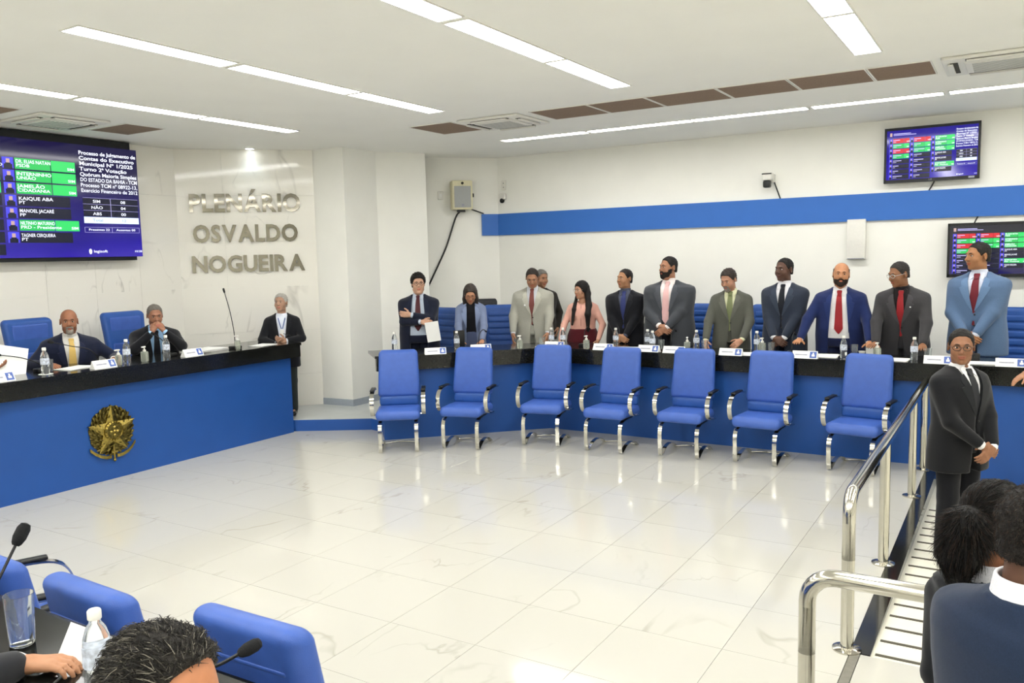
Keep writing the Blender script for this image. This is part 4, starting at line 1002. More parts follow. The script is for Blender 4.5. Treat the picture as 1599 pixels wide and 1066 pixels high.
def person(label, loc, rz, height=1.72, skin='8a5a3c', girth=1., belly=0., lean=0., roll=0., tyaw=0., seated=False, head=(0, 0, 0), hscale=1.06, fat=0.,
           hair='short', hairc='1c1815', beard=None, beardc='1a1512', glasses=None, fem=False,
           jacket='1b2233', shirt='e8e8e8', tie='601c22', opening='closed', trousers='20222a', shoes='15120f', armL=None, armR=None, bodytop='suit', neckz=1.485, sit=-.43,
           lanyard=None, badge=None, extra=None):
    sc = height/1.75
    t = thing('person', label, 'person', loc, rz); t.scale = (sc,)*3
    dz = sit if seated else 0.
    o = A3(0, .0, .95+dz); R = Rz(tyaw) @ Ry(roll) @ Rx(lean)
    TW = lambda x, y, z: (A3(x, y, z+dz)-o) @ R.T+o            # torso frame to person frame
    g = girth; gw = math.sqrt(g)
    fw = .90 if fem else 1.
    def prof(e, z0=.66, z1=1.50, col=False):
        rows = [(.60, .19, .13, .01), (.70, .198, .136, .008), (.84, .196, .138, .006), (.95, .188 if not fem else .185, .132, .004), (1.05, .178 if not fem else .15, .122, -.002),
                (1.15, .182 if not fem else .152, .124, -.004), (1.26, .194*fw, .128, -.002), (1.34, .196*fw, .122, .004), (1.395, .186*fw, .104, .010), (1.425, .158*fw, .086, .014), (1.455, .098, .072, .016), (1.475, .072, .066, .014), (1.50, .066, .064, .006)]
        out = []
        for z, a, b, yc in rows:
            bl = belly*math.exp(-((z-1.03)/.13)**2)
            kk = g if z < 1.40 else 1+(g-1)*.35
            out.append((z+dz, (a*(1.09 if z < 1.44 else 1.)*(.5+.5*kk))*1.0*(gw if z < 1.4 else 1)+e+bl*.35, b*kk+e+bl*.6, yc-bl*.5))
        return [r for r in out if z0+dz-1e-6 <= r[0] <= z1+dz+1e-6]
    sx_ = .193*fw*(.6+.4*g)*(.75+.25*gw)
    SH = {s: TW(s*sx_, .012, 1.352) for s in (1, -1)}
    arms = {}
    for s, a in ((1, armL), (-1, armR)):
        a = dict(a or {}); W = A3(*a.get('w', (s*.24, -.03, .88))); W = W+A3(0, 0, 0)
        if a.get('torso'): W = TW(*W)
        el, W = ik(SH[s], W, .285, .255, a.get('hint', (s*.6, .7, -.4)))
        d = a.get('d'); d = unit(W-el) if d is None else unit(d)
        arms[s] = (el, W, d, a.get('n', (-s, .2, 0)), a.get('curl', .5), a.get('spread', 0.))
    NB = TW(0, .012, neckz-.05); NT = TW(0, .004, neckz)
    Rh = Rz(head[1]) @ Ry(head[2]) @ Rx(head[0]); hs = hscale
    HC = NT+Rh @ (A3(0, -.016, .128)*hs)
    hp, HX = head_prims(HC, Rh, hs, fat, fem)
    # ---- body: one continuous skin from head to feet
    bp = list(hp)
    bp.append(rcone(HC+Rh @ (A3(0, .018, -.055)*hs), NB, (.052 if fem else .058)*(1+.12*fat), .062*(1+.1*fat), .02))
    bp.append(loft(prof(-.028, .84, 1.45), R, o, .03))
    legs = []
    for s in (1, -1):
        if seated: hip, kn, an = A3(s*.10, -.02, .95+dz), A3(s*.13, -.44, .95+dz), A3(s*.13, -.42, .09)
        else: hip, kn, an = A3(s*.095, .0, .90), A3(s*.10, -.01, .50), A3(s*.105, .02, .09)
        legs.append((hip, kn, an))
        bp += [rcone(hip, kn, .075*gw, .05, .03), rcone(kn, an, .048, .034, .02), rcone(an+A3(0, 0, -.03), an+A3(0, -.13, -.05), .033, .026, .02)]
    fboxes = [(HC-A3(.11, .13, .14)*hs, HC+A3(.11, .12, .13)*hs)]
    for s in (1, -1):
        el, W, d, n, curl, spr = arms[s]
        bp += [rcone(TW(s*sx_*.8, .012, 1.35), SH[s], .046, .046, .03), rcone(SH[s], el, .048*gw, .038, .02), rcone(el, W, .036, .025, .015)]
        hpz = hand_prims(W+d*.012, d, n, s, curl, 1.0 if not fem else .9, spr); bp += hpz
        fboxes.append((np.min([p[1] for p in hpz], 0)-.004, np.max([p[2] for p in hpz], 0)+.004))
    V, Q = polygonise(bp, .024, .0058, fboxes)
    cen = V[Q].mean(1); q = ((cen-HC) @ Rh)/hs
    mi = ((np.abs(q[:, 0]) < .023) & (q[:, 1] < -.088) & (q[:, 2] < -.053) & (q[:, 2] > -.076)).astype(int)
    lipc = np.array(srgb(skin))*np.array([1.0, .62, .62])
    lm = mat('lips_'+skin, tuple(lipc), .45, var=.05)
    ob = link(bpy.data.objects.new('body', mesh_np('body', V, Q, [skin_mat(skin), lm], True, mi)), t)
    # ---- eyes and brows
    for s in (-1, 1):
        me = B().ell(HX(s*.031, -.0815, .005), (.0125*hs, .0095*hs, .0062*hs), 12, 8, Matrix(Rh.tolist())).mesh('eye', [mat('eye_white', '#c4bab0', .25, var=.02), mat('eye_iris', '#1c130d', .2, var=.1)], True, 80)
        dr = Rh @ A3(0, -1, 0)
        for p in me.polygons:
            v = (np.array(p.center)-HX(s*.031, -.0815, .005)) @ Rh
            if abs(v[0]) < .0062*hs and v[1] < 0: p.material_index = 1
        e = link(bpy.data.objects.new('eye', me), t)
        pts = [HX(s*x, y, z) for x, y, z in ((.014, -.0955, .024), (.026, -.0960, .0285), (.038, -.0885, .028), (.047, -.0775, .022))]
        B().tube(pts, [.0022*hs, .0038*hs, .0034*hs, .0015*hs], 6).build('eyebrow', hairm('2a201a' if hairc not in ('8f8c86', 'a9a69e') else '6f6a62'), t, True)
    # ---- hair and beard
    if hair:
        hp2 = hair_mesh(hair, HC, Rh, hs)
        V, Q = polygonise(hp2, .0075); q = (V-HC)/hs; rr_ = q/(np.linalg.norm(q, axis=1)[:, None]+1e-6)
        V = V+rr_*(.0022*(np.sin(q[:, 0]*190+q[:, 1]*120)+np.sin(q[:, 1]*230-q[:, 2]*170+1)+np.sin(q[:, 2]*260+q[:, 0]*90+2)))[:, None]*(1 if hair in ('short', 'full', 'recede') else .45)
        LAST_HAIR['v'] = V; link(bpy.data.objects.new('hair', mesh_np('hair', V, Q, hairm(hairc))), t)
    if beard:
        zt = {'full': -.040, 'goatee': -.046, 'stubble': -.04}[beard]
        grow = .010 if beard == 'full' else .007
        pr = [ell(HC+Rh @ (A3(0, -.024, -.012)*hs), A3(.067*(1+.1*fat)+grow, .074+grow, .084+grow)*hs, .01, 'u', Rh), ell(HC+Rh @ (A3(0, -.030, -.070)*hs), A3(.052*(1+.1*fat)+grow, .055+grow, .048+grow)*hs, .025, 'u', Rh),
              ell(HC+Rh @ (A3(0, -.068, -.1)*hs), A3(.026+grow, .022+grow, .02+grow)*hs, .02, 'u', Rh), ell(HC+Rh @ (A3(0, -.086, -.052)*hs), A3(.03, .016, .012)*hs, .015, 'u', Rh)]
        xl = .09 if beard == 'full' else .034
        def bcut(P):
            q = ((P-HC) @ Rh)/hs; lim = np.interp(np.abs(q[:, 0]), [0, .02, .03, .055, .08], [-.042, -.044, -.052, -.045, -.01]) if beard == 'full' else np.full(len(P), -.044)
            return np.maximum.reduce([q[:, 2]-lim, q[:, 1]+.004, np.abs(q[:, 0])-xl])*hs
        pr.append(cutter(bcut, [-9]*3, [9]*3, .006, 'i'))
        pr.append(ell(HC+Rh @ (A3(0, -.105, -.066)*hs), A3(.020, .03, .0085)*hs, .004, 's', Rh))
        V, Q = polygonise(pr, .0065)
        if len(Q): link(bpy.data.objects.new('beard', mesh_np('beard', V, Q, hairm(beardc))), t)
    if glasses:
        gl = B()
        for s in (-1, 1):
            c = (s*.032, -.104, .003)
            gl.tube([HX(c[0]+.024*math.cos(a)*1.05, c[1]+.008*abs(math.cos(a))*(1 if math.cos(a)*s > 0 else 0), c[2]+.0175*math.sin(a)) for a in np.linspace(0, 2*PI, 17)], .0022*hs, 5, False)
            gl.tube([HX(s*.057, -.096, .006), HX(s*.078, -.05, .008), HX(s*.083, .01, .006)], .002*hs, 5)
        gl.tube([HX(-.009, -.107, .006), HX(0, -.110, .009), HX(.009, -.107, .006)], .002*hs, 5)
        gl.build('glasses', mat('frame_'+glasses, '#'+glasses, .35, var=.05), t, True)
    # ---- clothes
    cuffs = []
    for s in (1, -1):
        el, W, d, n, curl, spr = arms[s]; u = unit(W-el); cuffs.append(rcone(W-u*.07, W-u*.006, .038, .036, .004))
    def sleeve(e, end=.03):
        out = []
        for s in (1, -1):
            el, W, d, n, curl, spr = arms[s]; u = unit(W-el)
            out += [rcone(TW(s*.055, .014, 1.415), TW(s*sx_*.86, .012, 1.368), .046+e, .044+e, .03), rcone(SH[s], el, .055*math.sqrt(gw)+e, .052*gw+e, .03), rcone(el, W-u*end, .053*gw+e, .040+e, .015)]
        return out
    jm = cloth(jacket) if jacket else None; shm = cloth(shirt, .75)
    if bodytop == 'suit':
        O = {'closed': ([.60, .95, 1.04, 1.10, 1.40, 1.50], [.055, .018, .004, .006, .070, .080]), 'open': ([.60, .80, .95, 1.10, 1.30, 1.42, 1.50], [.12, .115, .11, .10, .085, .075, .07]),
             'half': ([.60, .95, 1.04, 1.12, 1.42, 1.50], [.09, .05, .035, .04, .078, .08]), 'blazer': ([.60, .95, 1.10, 1.38, 1.50], [.085, .075, .07, .062, .06])}[opening]
        oz, ow = np.array(O[0])+dz, np.array(O[1])
        def wedge(P):
            q = (P-o) @ R+o
            return np.maximum(np.abs(q[:, 0])-np.interp(q[:, 2], oz, ow), q[:, 1]+.01)
        jp = [loft(prof(.016, .80 if seated else .70, 1.475), R, o, .03)]+sleeve(0.004)
        evj = list(jp)
        ww = [cutter(wedge, TW(-.2, -.5, .55)-.2, TW(.2, .1, 1.55)+.2, .004)]
        hole = rcone(TW(0, .004, 1.44), TW(0, -.004, 1.56), .064, .07, .006, 's')
        V, Q = polygonise(jp[:1]+ww+jp[1:]+[hole], .0125); link(bpy.data.objects.new('jacket', mesh_np('jacket', V, Q, jm)), t)
        def march(rows, off, src):
            out = []
            for row in rows:
                P = np.array([(x, -.5, z+dz) for x, z in row], float)
                for _ in range(40):
                    dd = ev(src, (P-o) @ R.T+o); P[:, 1] += np.clip(dd, -.02, .08)*.8
                P[:, 1] -= off; out.append(P)
            return np.array(out)
        def patch(nm, rows, off, th, src, m):
            G = march(rows, off, src); r, c = G.shape[:2]; G2 = G.copy(); G2[:, :, 1] += th
            Vv = np.concatenate([G.reshape(-1, 3), G2.reshape(-1, 3)]); Vv = (Vv-o) @ R.T+o; N0 = r*c; Fq = []
            for i in range(r-1):
                for j in range(c-1):
                    a = i*c+j; Fq.append((a, a+1, a+c+1, a+c)); Fq.append((N0+a, N0+a+c, N0+a+c+1, N0+a+1))
            for i in range(r-1):
                for j in (0, c-1):
                    a = i*c+j; Fq.append((a, a+c, N0+a+c, N0+a) if j == 0 else (a, N0+a, N0+a+c, a+c))
            for j in range(c-1):
                Fq.append((j, N0+j, N0+j+1, j+1)); a = (r-1)*c+j; Fq.append((a, a+1, N0+a+1, N0+a))
            return B().add(Vv, Fq).build(nm, m, t, True, 35)
        # lapels follow the edge of the opening
        lz = [1.12, 1.18, 1.24, 1.30, 1.335, 1.345, 1.38, 1.41, 1.43]; lw = [.006, .032, .052, .070, .078, .052, .056, .050, .036]
        if opening == 'open': lz = [1.02]+lz
        if opening == 'open': lw = [.004]+lw
        lapm = cloth('%02x%02x%02x' % tuple(min(255, int(int(jacket[i:i+2], 16)*1.10+4)) for i in (0, 2, 4)))
        for s in (1, -1):
            rows = []
            for z, wd in zip(lz, lw):
                w0 = float(np.interp(z+dz, oz, ow))-.002; rows.append([(s*(w0+wd*u), z-(.0 if z < 1.4 else .02*u)) for u in (0, .5, 1)])
            patch('lapel', rows, .007, .006, evj, lapm)
        sp = [loft(prof(-.004, .84 if opening == 'open' else .95, 1.50 if tie else 1.475), R, o, .03)]+cuffs
        V, Q = polygonise(sp, .014, .0075, [(TW(-.1, -.2, 1.42)-.02, TW(.1, .1, 1.51)+.02)]); link(bpy.data.objects.new('shirt', mesh_np('shirt', V, Q, shm)), t)
        evs = sp[:1]
        if opening != 'blazer':
            for s in (1, -1):
                patch('collar', [[(s*.010, 1.462), (s*.045, 1.478)], [(s*.018, 1.448), (s*.062, 1.462)], [(s*.034, 1.425), (s*.064, 1.440)], [(s*.052, 1.405), (s*.060, 1.418)]], .012, .006, evs, shm)
        if tie:
            tm = cloth(tie, .5)
            zb = 1.0 if opening != 'open' else 1.02
            tp = patch('tie', [[(x*w_, z) for x in (-1, -.5, 0, .5, 1)] for z, w_ in ((1.425, .021), (1.40, .026), (1.35, .030), (1.25, .036), (1.12, .042), (zb+.04, .045), (zb+.005, .024), (zb-.02, .003))], .010, .006, evs, tm)
            patch('tie_knot', [[(x*w_, z) for x in (-1, 0, 1)] for z, w_ in ((1.462, .022), (1.448, .027), (1.430, .022), (1.412, .015))], .020, .012, evs, tm)
        if opening == 'closed':
            for z in (1.085, .985):
                c = march([[(.012, z)]], .008, evj)[0, 0]; c = (c-o) @ R.T+o
                B().ell(c, (.009, .004, .009), 8, 5).build('button', M_black, t, True)
        if badge:
            c = march([[(badge[0], badge[1])]], .014, evj)[0, 0]; c = (c-o) @ R.T+o
            B().ell(c, (badge[2], .004, badge[2]), 12, 6).build('lapel_badge', M_paper, t, True)
        if lanyard:
            lm2 = cloth(lanyard)
            for s in (1, -1): patch('lanyard', [[(s*(u+.006), z), (s*(u-.006), z)] for z, u in ((1.45, .05), (1.40, .045), (1.32, .025), (1.26, .008))], .010, .004, evs, lm2)
            patch('lanyard_card', [[(-.028, 1.25), (.028, 1.25)], [(-.028, 1.17), (.028, 1.17)]], .012, .004, evs, M_paper)
    else:                       # blouse
        bpz = [loft(prof(.006, .90, 1.47), R, o, .03)]+sleeve(-.006, .01)
        if fem: bpz += [ell(TW(s*.075, -.095, 1.245), A3(.068, .058, .062), .03, 'u', R) for s in (1, -1)]
        V, Q = polygonise(bpz+[rcone(TW(0, -.03, 1.44), TW(0, -.06, 1.56), .058, .09, .006, 's')], .0125); link(bpy.data.objects.new('blouse', mesh_np('blouse', V, Q, cloth(jacket, .6))), t)
    tp = []
    tro = cloth(trousers)
    for hip, kn, an in legs:
        tp += [rcone(hip, kn, .096*gw, .075, .03), rcone(kn, an+A3(0, 0, .0), .075, .062, .02)]
    tp.append(loft(prof(.008 if opening == 'open' else .0, .84, .95 if opening == 'open' else 1.05) if bodytop == 'suit' else prof(.014, .84, 1.08), R if not seated else np.eye(3), o, .03))
    V, Q = polygonise(tp, .022, .022); link(bpy.data.objects.new('trousers' if not (fem and bodytop != 'suit') else 'skirt', mesh_np('trousers', V, Q, tro)), t)
    for hip, kn, an in legs:
        pr = [rcone(an+A3(0, .02, -.05), an+A3(0, -.15, -.058), .042, .034, .02), rcone(an+A3(0, .01, 0), an+A3(0, .02, -.05), .05, .046, .02), cutter(lambda P: P[:, 2], [-9]*3, [9, 9, .01], .003, 's')]
        V, Q = polygonise(pr, .014); link(bpy.data.objects.new('shoe', mesh_np('shoe', V, Q, mat('shoe_leather', '#15120f', .3, var=.2))), t)
    if extra: extra(t, TW, HC, Rh, hs, HX, arms)
    return t
# ================================================================== the people in the room
def world_of(t, p):
    return Vector(t.location)+Matrix.Rotation(t.rotation_euler[2], 3, 'Z') @ (Vector(p)*t.scale[0])
D = math.radians
def clasp(z=.93, y=-.235, x=.0):
    return dict(armL=dict(w=(.045+x, y-.008, z-.02), hint=(1, .35, -.1), d=(-.8, -.12, -.55), n=(-.2, 1, -.25), curl=.55),
                armR=dict(w=(-.055+x, y+.004, z), hint=(-1, .35, -.1), d=(.8, -.28, -.45), n=(.2, 1, -.25), curl=.62))
def desk_hands(x, y, z, sp=.2, xr=None, out=.15):
    xr = x if xr is None else xr
    return dict(armL=dict(w=(x, y, z), hint=(.8, .5, .3), d=(out, -1, -.12), n=(0, -.1, -1), curl=.18, spread=sp), armR=dict(w=(-xr, y, z), hint=(-.8, .5, .3), d=(-out, -1, -.12), n=(0, -.1, -1), curl=.18, spread=sp))
P_ = {}
P_['crossed'] = person('man in dark navy suit and glasses standing with crossed arms, holding a white sheet', (-6.604, 8.517, .25), D(33), 1.70, 'c49a80', 1.16, .055, head=(.06, D(10), 0), fat=.6, hair='full', hairc='17130f',
    glasses='2a1512', jacket='161b2c', shirt='b9c4d2', tie='4a2026', opening='open', trousers='161b2c',
    armR=dict(w=(.035, -.285, 1.125), hint=(-1, .2, -.5), d=(1, -.25, -.05), n=(.1, .8, -.3), curl=.7), armL=dict(w=(-.07, -.265, 1.215), hint=(1, .2, -.5), d=(-1, .1, .12), n=(0, 1, .1), curl=.4))
P_['blazer'] = person('woman in grey blue blazer and black top bending over her papers', (-6.14, 9.03, .25), D(34), 1.575, 'b98768', .92, lean=.22, head=(.52, 0, 0), hair='bob', hairc='3d3631', glasses='7a4a34', fem=True,
    jacket='76829f', shirt='121216', tie=None, opening='blazer', trousers='5a6484', **desk_hands(.15, -.43, .885, .1, out=-.1))
P_['lightgrey'] = person('man in light grey suit with reddish brown tie looking down at the desk', (-5.60, 9.75, .25), D(22), 1.745, 'a87a5e', 1.2, head=(.42, D(4), 0), lean=.06, hair='crop', hairc='2b241f',
    jacket='a5a498', shirt='cfd2d8', tie='7c4540', trousers='a5a498', badge=(-.092, 1.25, .013),
    armR=dict(w=(-.25, -.24, .87), hint=(-.7, .7, 0), curl=.5), armL=dict(w=(.22, -.27, .87), hint=(.7, .7, 0), curl=.5))
P_['wall'] = person('grey-haired man against the wall, half hidden behind the light grey suit', (-5.90, 10.50, .25), D(40), 1.69, 'a07458', head=(.1, D(20), 0), hair='short', hairc='6f6c66', jacket='2a2622', shirt='2a2622', tie=None, trousers='22201e')
def ponytail(t, TW, HC, Rh, hs, HX, arms):
    pr = [rcone(HX(.03, .07, .04), HX(.085, .045, -.05), .05, .045, .03), rcone(HX(.085, .035, -.05), TW(.115, -.10, 1.40), .045, .045, .03), rcone(TW(.115, -.10, 1.40), TW(.115, -.185, 1.27), .045, .042, .03),
          rcone(TW(.115, -.185, 1.27), TW(.115, -.185, 1.03), .042, .022, .03), rcone(HX(-.075, -.01, -.05), TW(-.10, -.15, 1.34), .022, .03, .02), rcone(TW(-.10, -.15, 1.34), TW(-.12, -.19, 1.12), .03, .018, .02)]
    V, Q = polygonise(pr, .011); link(bpy.data.objects.new('ponytail', mesh_np('ponytail', V, Q, hairm('15110f'))), t)
    V, Q = polygonise([rcone(TW(0, -.155, 1.10), TW(0, -.12, 1.42), .006, .006)], .004); link(bpy.data.objects.new('button_placket', mesh_np('placket', V, Q, cloth('c58f82'))), t)
P_['pink'] = person('woman in pink blouse with long black hair and burgundy skirt', (-4.87, 9.78, .25), D(14), 1.545, 'b98a6e', 1.1, head=(.06, D(-36), 0), hair='long', hairc='15110f', glasses='b8a89a', fem=True, bodytop='blouse',
    jacket='dba796', trousers='511820', armR=dict(w=(-.29, -.27, .88), hint=(-.8, .5, 0), curl=.4), armL=dict(w=(.27, -.20, .90), hint=(.8, .5, 0), curl=.4), extra=ponytail)
P_['black'] = person('man in black suit with blue tie, hands folded, looking left', (-4.25, 9.76, .25), D(10), 1.70, 'a57858', 1.14, head=(-.04, D(-34), 0), hair='crop', hairc='1c1714', jacket='14151a', shirt='4a4f60', tie='2c3568', trousers='14151a', **clasp(.90))
P_['pinktie'] = person('tall bearded man in charcoal suit with pink tie, hands folded, looking left', (-3.66, 9.75, .25), D(6), 1.845, 'a07258', 1.33, .02, head=(-.02, D(-38), 0), fat=.5, hair='crop', hairc='1a1613', beard='full', beardc='1e1915',
    jacket='404348', shirt='e9e0dc', tie='dcb0ae', opening='half', trousers='33343a', **clasp(.965, -.275))
P_['olive'] = person('man in olive grey suit with green tie looking down', (-2.89, 9.75, .25), D(8), 1.70, 'b5866c', 1.0, head=(.38, D(-22), 0), hair='short', hairc='332b25', beard='goatee', beardc='8a8077', jacket='575850', shirt='dfe0bb', tie='737a55', trousers='4c4d46',
    armL=dict(w=(.17, -.26, .90), hint=(1, .4, 0), d=(-.7, -.4, -.6), n=(-.4, .6, -.5), curl=.5), armR=dict(w=(-.27, -.24, .86), hint=(-.8, .6, 0), d=(.3, -.5, -.8), n=(.8, 0, -.3), curl=.55))
P_['darknavy'] = person('dark-skinned man in grey navy suit with black tie, hands folded', (-2.27, 9.75, .25), D(-2), 1.80, '5b4034', 1.08, head=(0, D(-24), 0), hair='crop', hairc='14110f', jacket='2d3442', shirt='e6e6ea', tie='11141e', trousers='272e3e', **clasp(.86, -.22))
P_['royal'] = person('bald bearded man in royal blue suit and red tie leaning on the desk', (-1.66, 9.74, .25), D(4), 1.745, 'b9835f', 1.14, .05, lean=.17, head=(-.02, D(6), .05), fat=.5, hair='sides', hairc='5b4a3e', beard='full', beardc='2b211b',
    jacket='1d2a58', shirt='e8e6e6', tie='98262c', opening='open', trousers='1a2244', **desk_hands(.34, -.36, .82, .25, .42))
P_['charcoal'] = person('man in charcoal suit, dark shirt and red tie leaning forward with glasses', (-1.02, 9.74, .25), D(-4), 1.76, '8f6448', 1.12, lean=.24, head=(.22, D(-40), 0), hair='crop', hairc='2e2a27', glasses='b9b9b6',
    jacket='3c3b3d', shirt='1f1b1d', tie='96252a', trousers='333235', badge=(.10, 1.31, .008), **desk_hands(.25, -.40, .82, .2, .20))
P_['lightblue'] = person('tall man in light blue suit with maroon tie, hands folded, before the lower television', (-.33, 9.76, .25), D(-12), 1.925, 'a57450', 1.12, head=(.02, D(-40), 0), hair='crop', hairc='1b1714', jacket='587090', shirt='d3d9e8', tie='6d202c', trousers='50678a', **clasp(.92, -.235))
P_['guard'] = person('security guard in black suit and glasses standing by the handrail', (-.31, 6.45, -.062), D(52), 1.635, '8c6248', 1.05, head=(.05, D(-46), 0), hair='crop', hairc='16120f', glasses='2a211c', jacket='131417', shirt='e6e6e6', tie='25262a', trousers='101116', **clasp(.93, -.24))
# presiding desk
P_['yellow'] = person('bald man with grey goatee in navy suit and yellow tie seated at the presiding desk', (-8.60, 5.03, .38), D(66), 1.71, '94644a', 1.25, lean=.32, seated=True, sit=-.375, head=(.04, D(-6), 0), hair=None, beard='goatee', beardc='8f867c', jacket='151b30', shirt='d5d3cd', tie='d6b568', opening='half', trousers='151b30',
    armL=dict(w=(.36, -.48, .81), hint=(.8, .2, -.6), d=(.1, -1, -.1), n=(-.3, 0, -1), curl=.4), armR=dict(w=(-.27, -.48, .81), hint=(-.8, .2, -.6), d=(.5, -.8, -.1), n=(.3, 0, -1), curl=.5))
P_['chin'] = person('man in black suit and light blue shirt resting his chin on folded hands', (-8.62, 6.06, .38), D(62), 1.70, '976a52', 1.22, lean=.36, seated=True, sit=-.365, head=(.2, D(2), 0), hair='crop', hairc='6b665f', jacket='15161a', shirt='9fc6ea', tie='1a1b22', opening='half', trousers='15161a',
    armL=dict(w=(.075, -.41, 1.03), hint=(.9, -.2, -1), d=(-.55, .15, .85), n=(-.6, .8, -.1), curl=.75), armR=dict(w=(-.075, -.41, 1.025), hint=(-.9, -.2, -1), d=(.55, .15, .85), n=(.6, .8, -.1), curl=.75))
P_['lanyard'] = person('grey-haired man in black suit with lanyard standing at the end of the presiding desk', (-8.10, 7.57, .146), D(44), 1.585, 'b08a72', 1.0, head=(-.08, D(-18), 0), hair='short', hairc='a9a69e', jacket='16171b', shirt='dde2ec', tie=None, opening='half', trousers='2b312f', lanyard='35528f',
    armL=dict(w=(.06, -.27, 1.10), hint=(1, .3, -.4), d=(-.75, -.4, .2), n=(-.5, .5, .4), curl=.7), armR=dict(w=(-.09, -.29, 1.06), hint=(-1, .3, -.4), d=(.8, -.3, .05), n=(.1, .4, .8), curl=.7))
P_['paper'] = person('person in grey jacket cut off by the left edge, holding a paper', (-8.62, 3.72, .38), D(84), 1.70, 'a5755c', lean=.12, seated=True, jacket='6d6e70', shirt='cfcfd2', tie='33343c', trousers='3a3b40',
    armL=dict(w=(.38, -.36, .86), hint=(1, .3, -.2), d=(.6, -.8, .1), n=(-.4, 0, .9), curl=.7), armR=dict(w=(-.2, -.4, .84), hint=(-1, .3, 0), d=(.3, -1, 0), n=(.2, 0, -1), curl=.4))
# foreground
def near_hair(t, TW, HC, Rh, hs, HX, arms):
    crown = HX(.01, .06, .12)
    def flow(P, N): return (P-crown)/(np.linalg.norm(P-crown, axis=1)[:, None]+.02)*.6+Rh @ A3(.3, .9, 0)
    strands(t, LAST_HAIR['v'], HX(0, 0, .02), flow, 7000, .024, [hairm('1c1916'), hairm('4a463e'), hairm('7d786c')], [.68, .25, .07], .0009, .26)
P_['near'] = person('grey black haired man in the near left corner, only his head top visible', (-1.225, .80, .25), D(98), 1.72, 'b57a56', seated=True, sit=-.435, head=(.22, D(0), 0), hair='recede', hairc='23201c', extra=near_hair, jacket='23252b', shirt='d8d8d8', tie=None, trousers='23252b',
    armL=dict(w=(.2, -.25, .68), hint=(1, .3, 0)), armR=dict(w=(-.2, -.25, .68), hint=(-1, .3, 0)))
P_['nearhand'] = person('person left of the near desk bottle with only a hand in view', (-2.60, .56, .25), D(172), 1.74, 'b08060', lean=.42, seated=True, jacket='1b1d22', shirt='d8d8d8', tie=None, trousers='1b1d22',
    armR=dict(w=(-.205, -.62, .805), hint=(-1, .2, .2), d=(-.78, -.61, .05), n=(.1, .1, -1), curl=.6), armL=dict(w=(.2, -.4, .83), hint=(1, .2, .2), d=(-.3, -1, 0), n=(0, 0, -1), curl=.3))
def neckband(t, TW, HC, Rh, hs, HX, arms):
    pr = [rcone(TW(0, .012, 1.43), TW(0, .004, 1.515), .088, .078, .004), rcone(TW(0, .012, 1.40), TW(0, .002, 1.56), .072, .066, .004, 's'), cutter(lambda P: TW(0, 0, 1.522)[2]-P[:, 2], [-9]*3, [9]*3, .003)]
    V, Q = polygonise(pr, .0048); link(bpy.data.objects.new('collar', mesh_np('collar', V, Q, cloth('e4e4e8', .75))), t)
def fade(t, TW, HC, Rh, hs, HX, arms):
    neckband(t, TW, HC, Rh, hs, HX, arms)
    strands(t, LAST_HAIR['v'], HX(0, 0, .02), lambda P, N: np.tile(Rh @ A3(0, .3, -1), (len(P), 1)), 5000, .011, [hairm('1a1613'), hairm('3a2c22')], [.75, .25], .0008, .5, 4, .5)
def tail(t, TW, HC, Rh, hs, HX, arms):
    neckband(t, TW, HC, Rh, hs, HX, arms)
    pr = [rcone(HX(0, .085, .03), HX(0, .135, .0), .035, .05, .02), rcone(HX(0, .135, .0), HX(0, .15, -.09), .055, .05, .03), rcone(HX(0, .15, -.09), HX(.0, .115, -.19), .048, .012, .03), rcone(HX(.02, .15, -.08), HX(.04, .135, -.17), .03, .006, .01), rcone(HX(-.02, .16, -.08), HX(-.03, .16, -.2), .025, .005, .01)]
    V, Q = polygonise(pr, .008); link(bpy.data.objects.new('ponytail', mesh_np('ponytail', V, Q, hairm('0d0a08'))), t)
    knot = HX(0, .10, .03); hm = [hairm('0d0a08'), hairm('2a1d14')]
    strands(t, LAST_HAIR['v'], HX(0, 0, .02), lambda P, N: (knot-P)/(np.linalg.norm(knot-P, axis=1)[:, None]+.01)*2.2, 3200, .05, hm, [.8, .2], .0011, .04, 2, .15)
    strands(t, V, HX(0, .14, -.07), lambda P, N: np.tile(Rh @ A3(0, .1, -1.8), (len(P), 1)), 2600, .06, hm, [.75, .25], .0012, .02, 3, .12)
P_['tail'] = person('woman with dark ponytail, white collar and black jacket in the right foreground', (-.045, 2.80, 0), D(140), 1.74, '8a5a3f', .74, seated=True, sit=-.315, head=(.16, D(8), 0), hair='bun', hairc='0d0a08', fem=True, jacket='14161a', shirt='e4e4e8', tie=None, trousers='14161a', extra=tail,
    armL=dict(w=(.13, -.25, .78), hint=(.2, 1, -.2)), armR=dict(w=(-.13, -.25, .78), hint=(-.2, 1, -.2)))
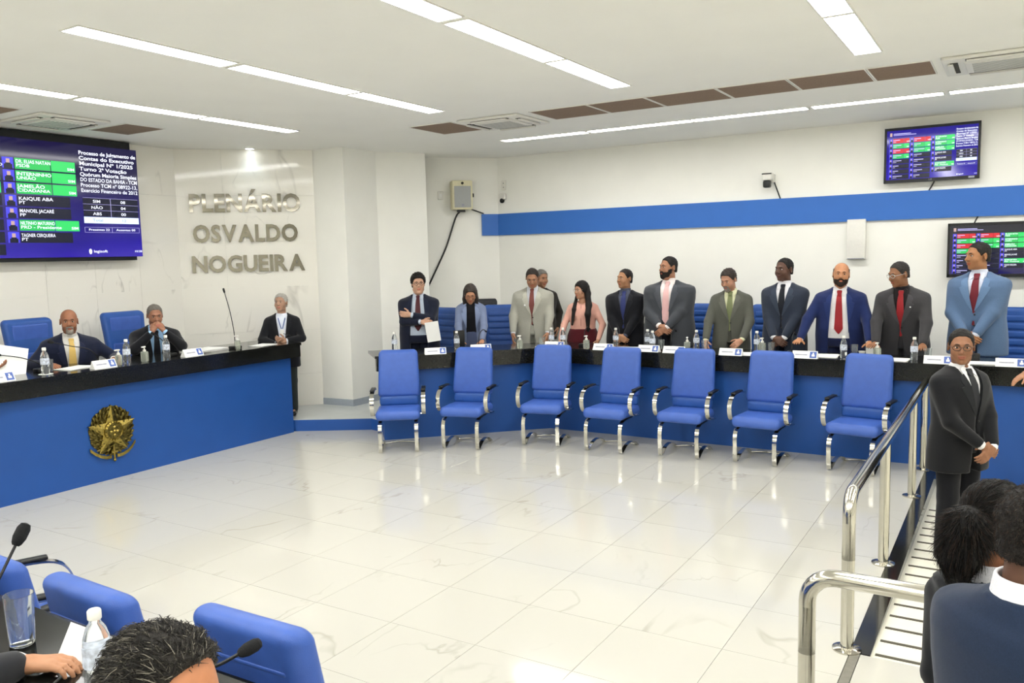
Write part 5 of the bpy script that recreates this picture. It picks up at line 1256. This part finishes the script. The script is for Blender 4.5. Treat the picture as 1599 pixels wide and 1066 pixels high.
P_['navy'] = person('man in navy suit with white collar cut off by the right edge in the foreground', (.055, 2.40, 0), D(138), 1.76, '5f4233', 1.12, seated=True, sit=-.225, head=(.12, D(6), 0), hair='crop', hairc='1a1613', jacket='1c2940', shirt='e2e4ea', tie=None, trousers='1c2940', extra=fade,
    armL=dict(w=(.13, -.25, .78), hint=(.2, 1, -.2)), armR=dict(w=(-.13, -.25, .78), hint=(-.2, 1, -.2)))
P_['pointing'] = person('person beyond the right edge with only a pointing hand in view', (.62, 8.05, -.11), D(0), 1.70, 'b98768', jacket='2a2c33', shirt='d8d8d8', tie=None, trousers='2a2c33', armR=dict(w=(-.52, -.10, 1.25), hint=(-.3, .3, -1), d=(-.75, -.1, -.6), n=(.3, .2, -.9), curl=.25))
# what they hold and sit on
def sheet(label, p, e, w, l, cat='paper'):
    o = tag(B().box(-w/2, w/2, -.001, .001, -l/2, l/2).build('paper_sheet', M_paper), label, cat); o.location = p; o.rotation_euler = e; return o
sheet('white sheet held by the man with crossed arms', world_of(P_['crossed'], (.20, -.345, 1.0)), (0, D(-8), D(33)), .17, .25)
sheet('white paper held up at the left edge behind the presiding desk', (-8.14, 4.20, 1.26), (D(-28), D(14), D(70)), .25, .30)
tag(B().cyl((-8.16+.37, 7.48-.07, 1.215), (-8.16+.33, 7.40-.07, 1.245), .004, n=6).build('pen', M_black), 'dark pen in the hand of the man with the lanyard', 'pen')
dup(proto, P_['nearhand'].location, P_['nearhand'].rotation_euler[2], 'blue cantilever chair left of the near foreground man', VG)
def stool(label, loc, rz, h):
    t = thing('gallery_seat', label, 'seat', loc, rz, 'gallery seats')
    B().rbox((0, -.05, h-.04), (.17, .17, .04), .03, 3).build('seat', M_bshell, t, True)
    for sx in (-1, 1):
        for y in (-.17, .07): B().cyl((sx*.13, y, 0), (sx*.13, y, h-.06), .014, n=8).build('leg', M_steel, t, True)
    return t
stool('dark stool under the woman with the ponytail', (-.045, 2.80, 0), D(140), .53); stool('dark stool under the man in the navy suit', (.055, 2.40, 0), D(138), .60); stool('dark stool under the near foreground man', (-1.225, .80, .25), D(98), .42)
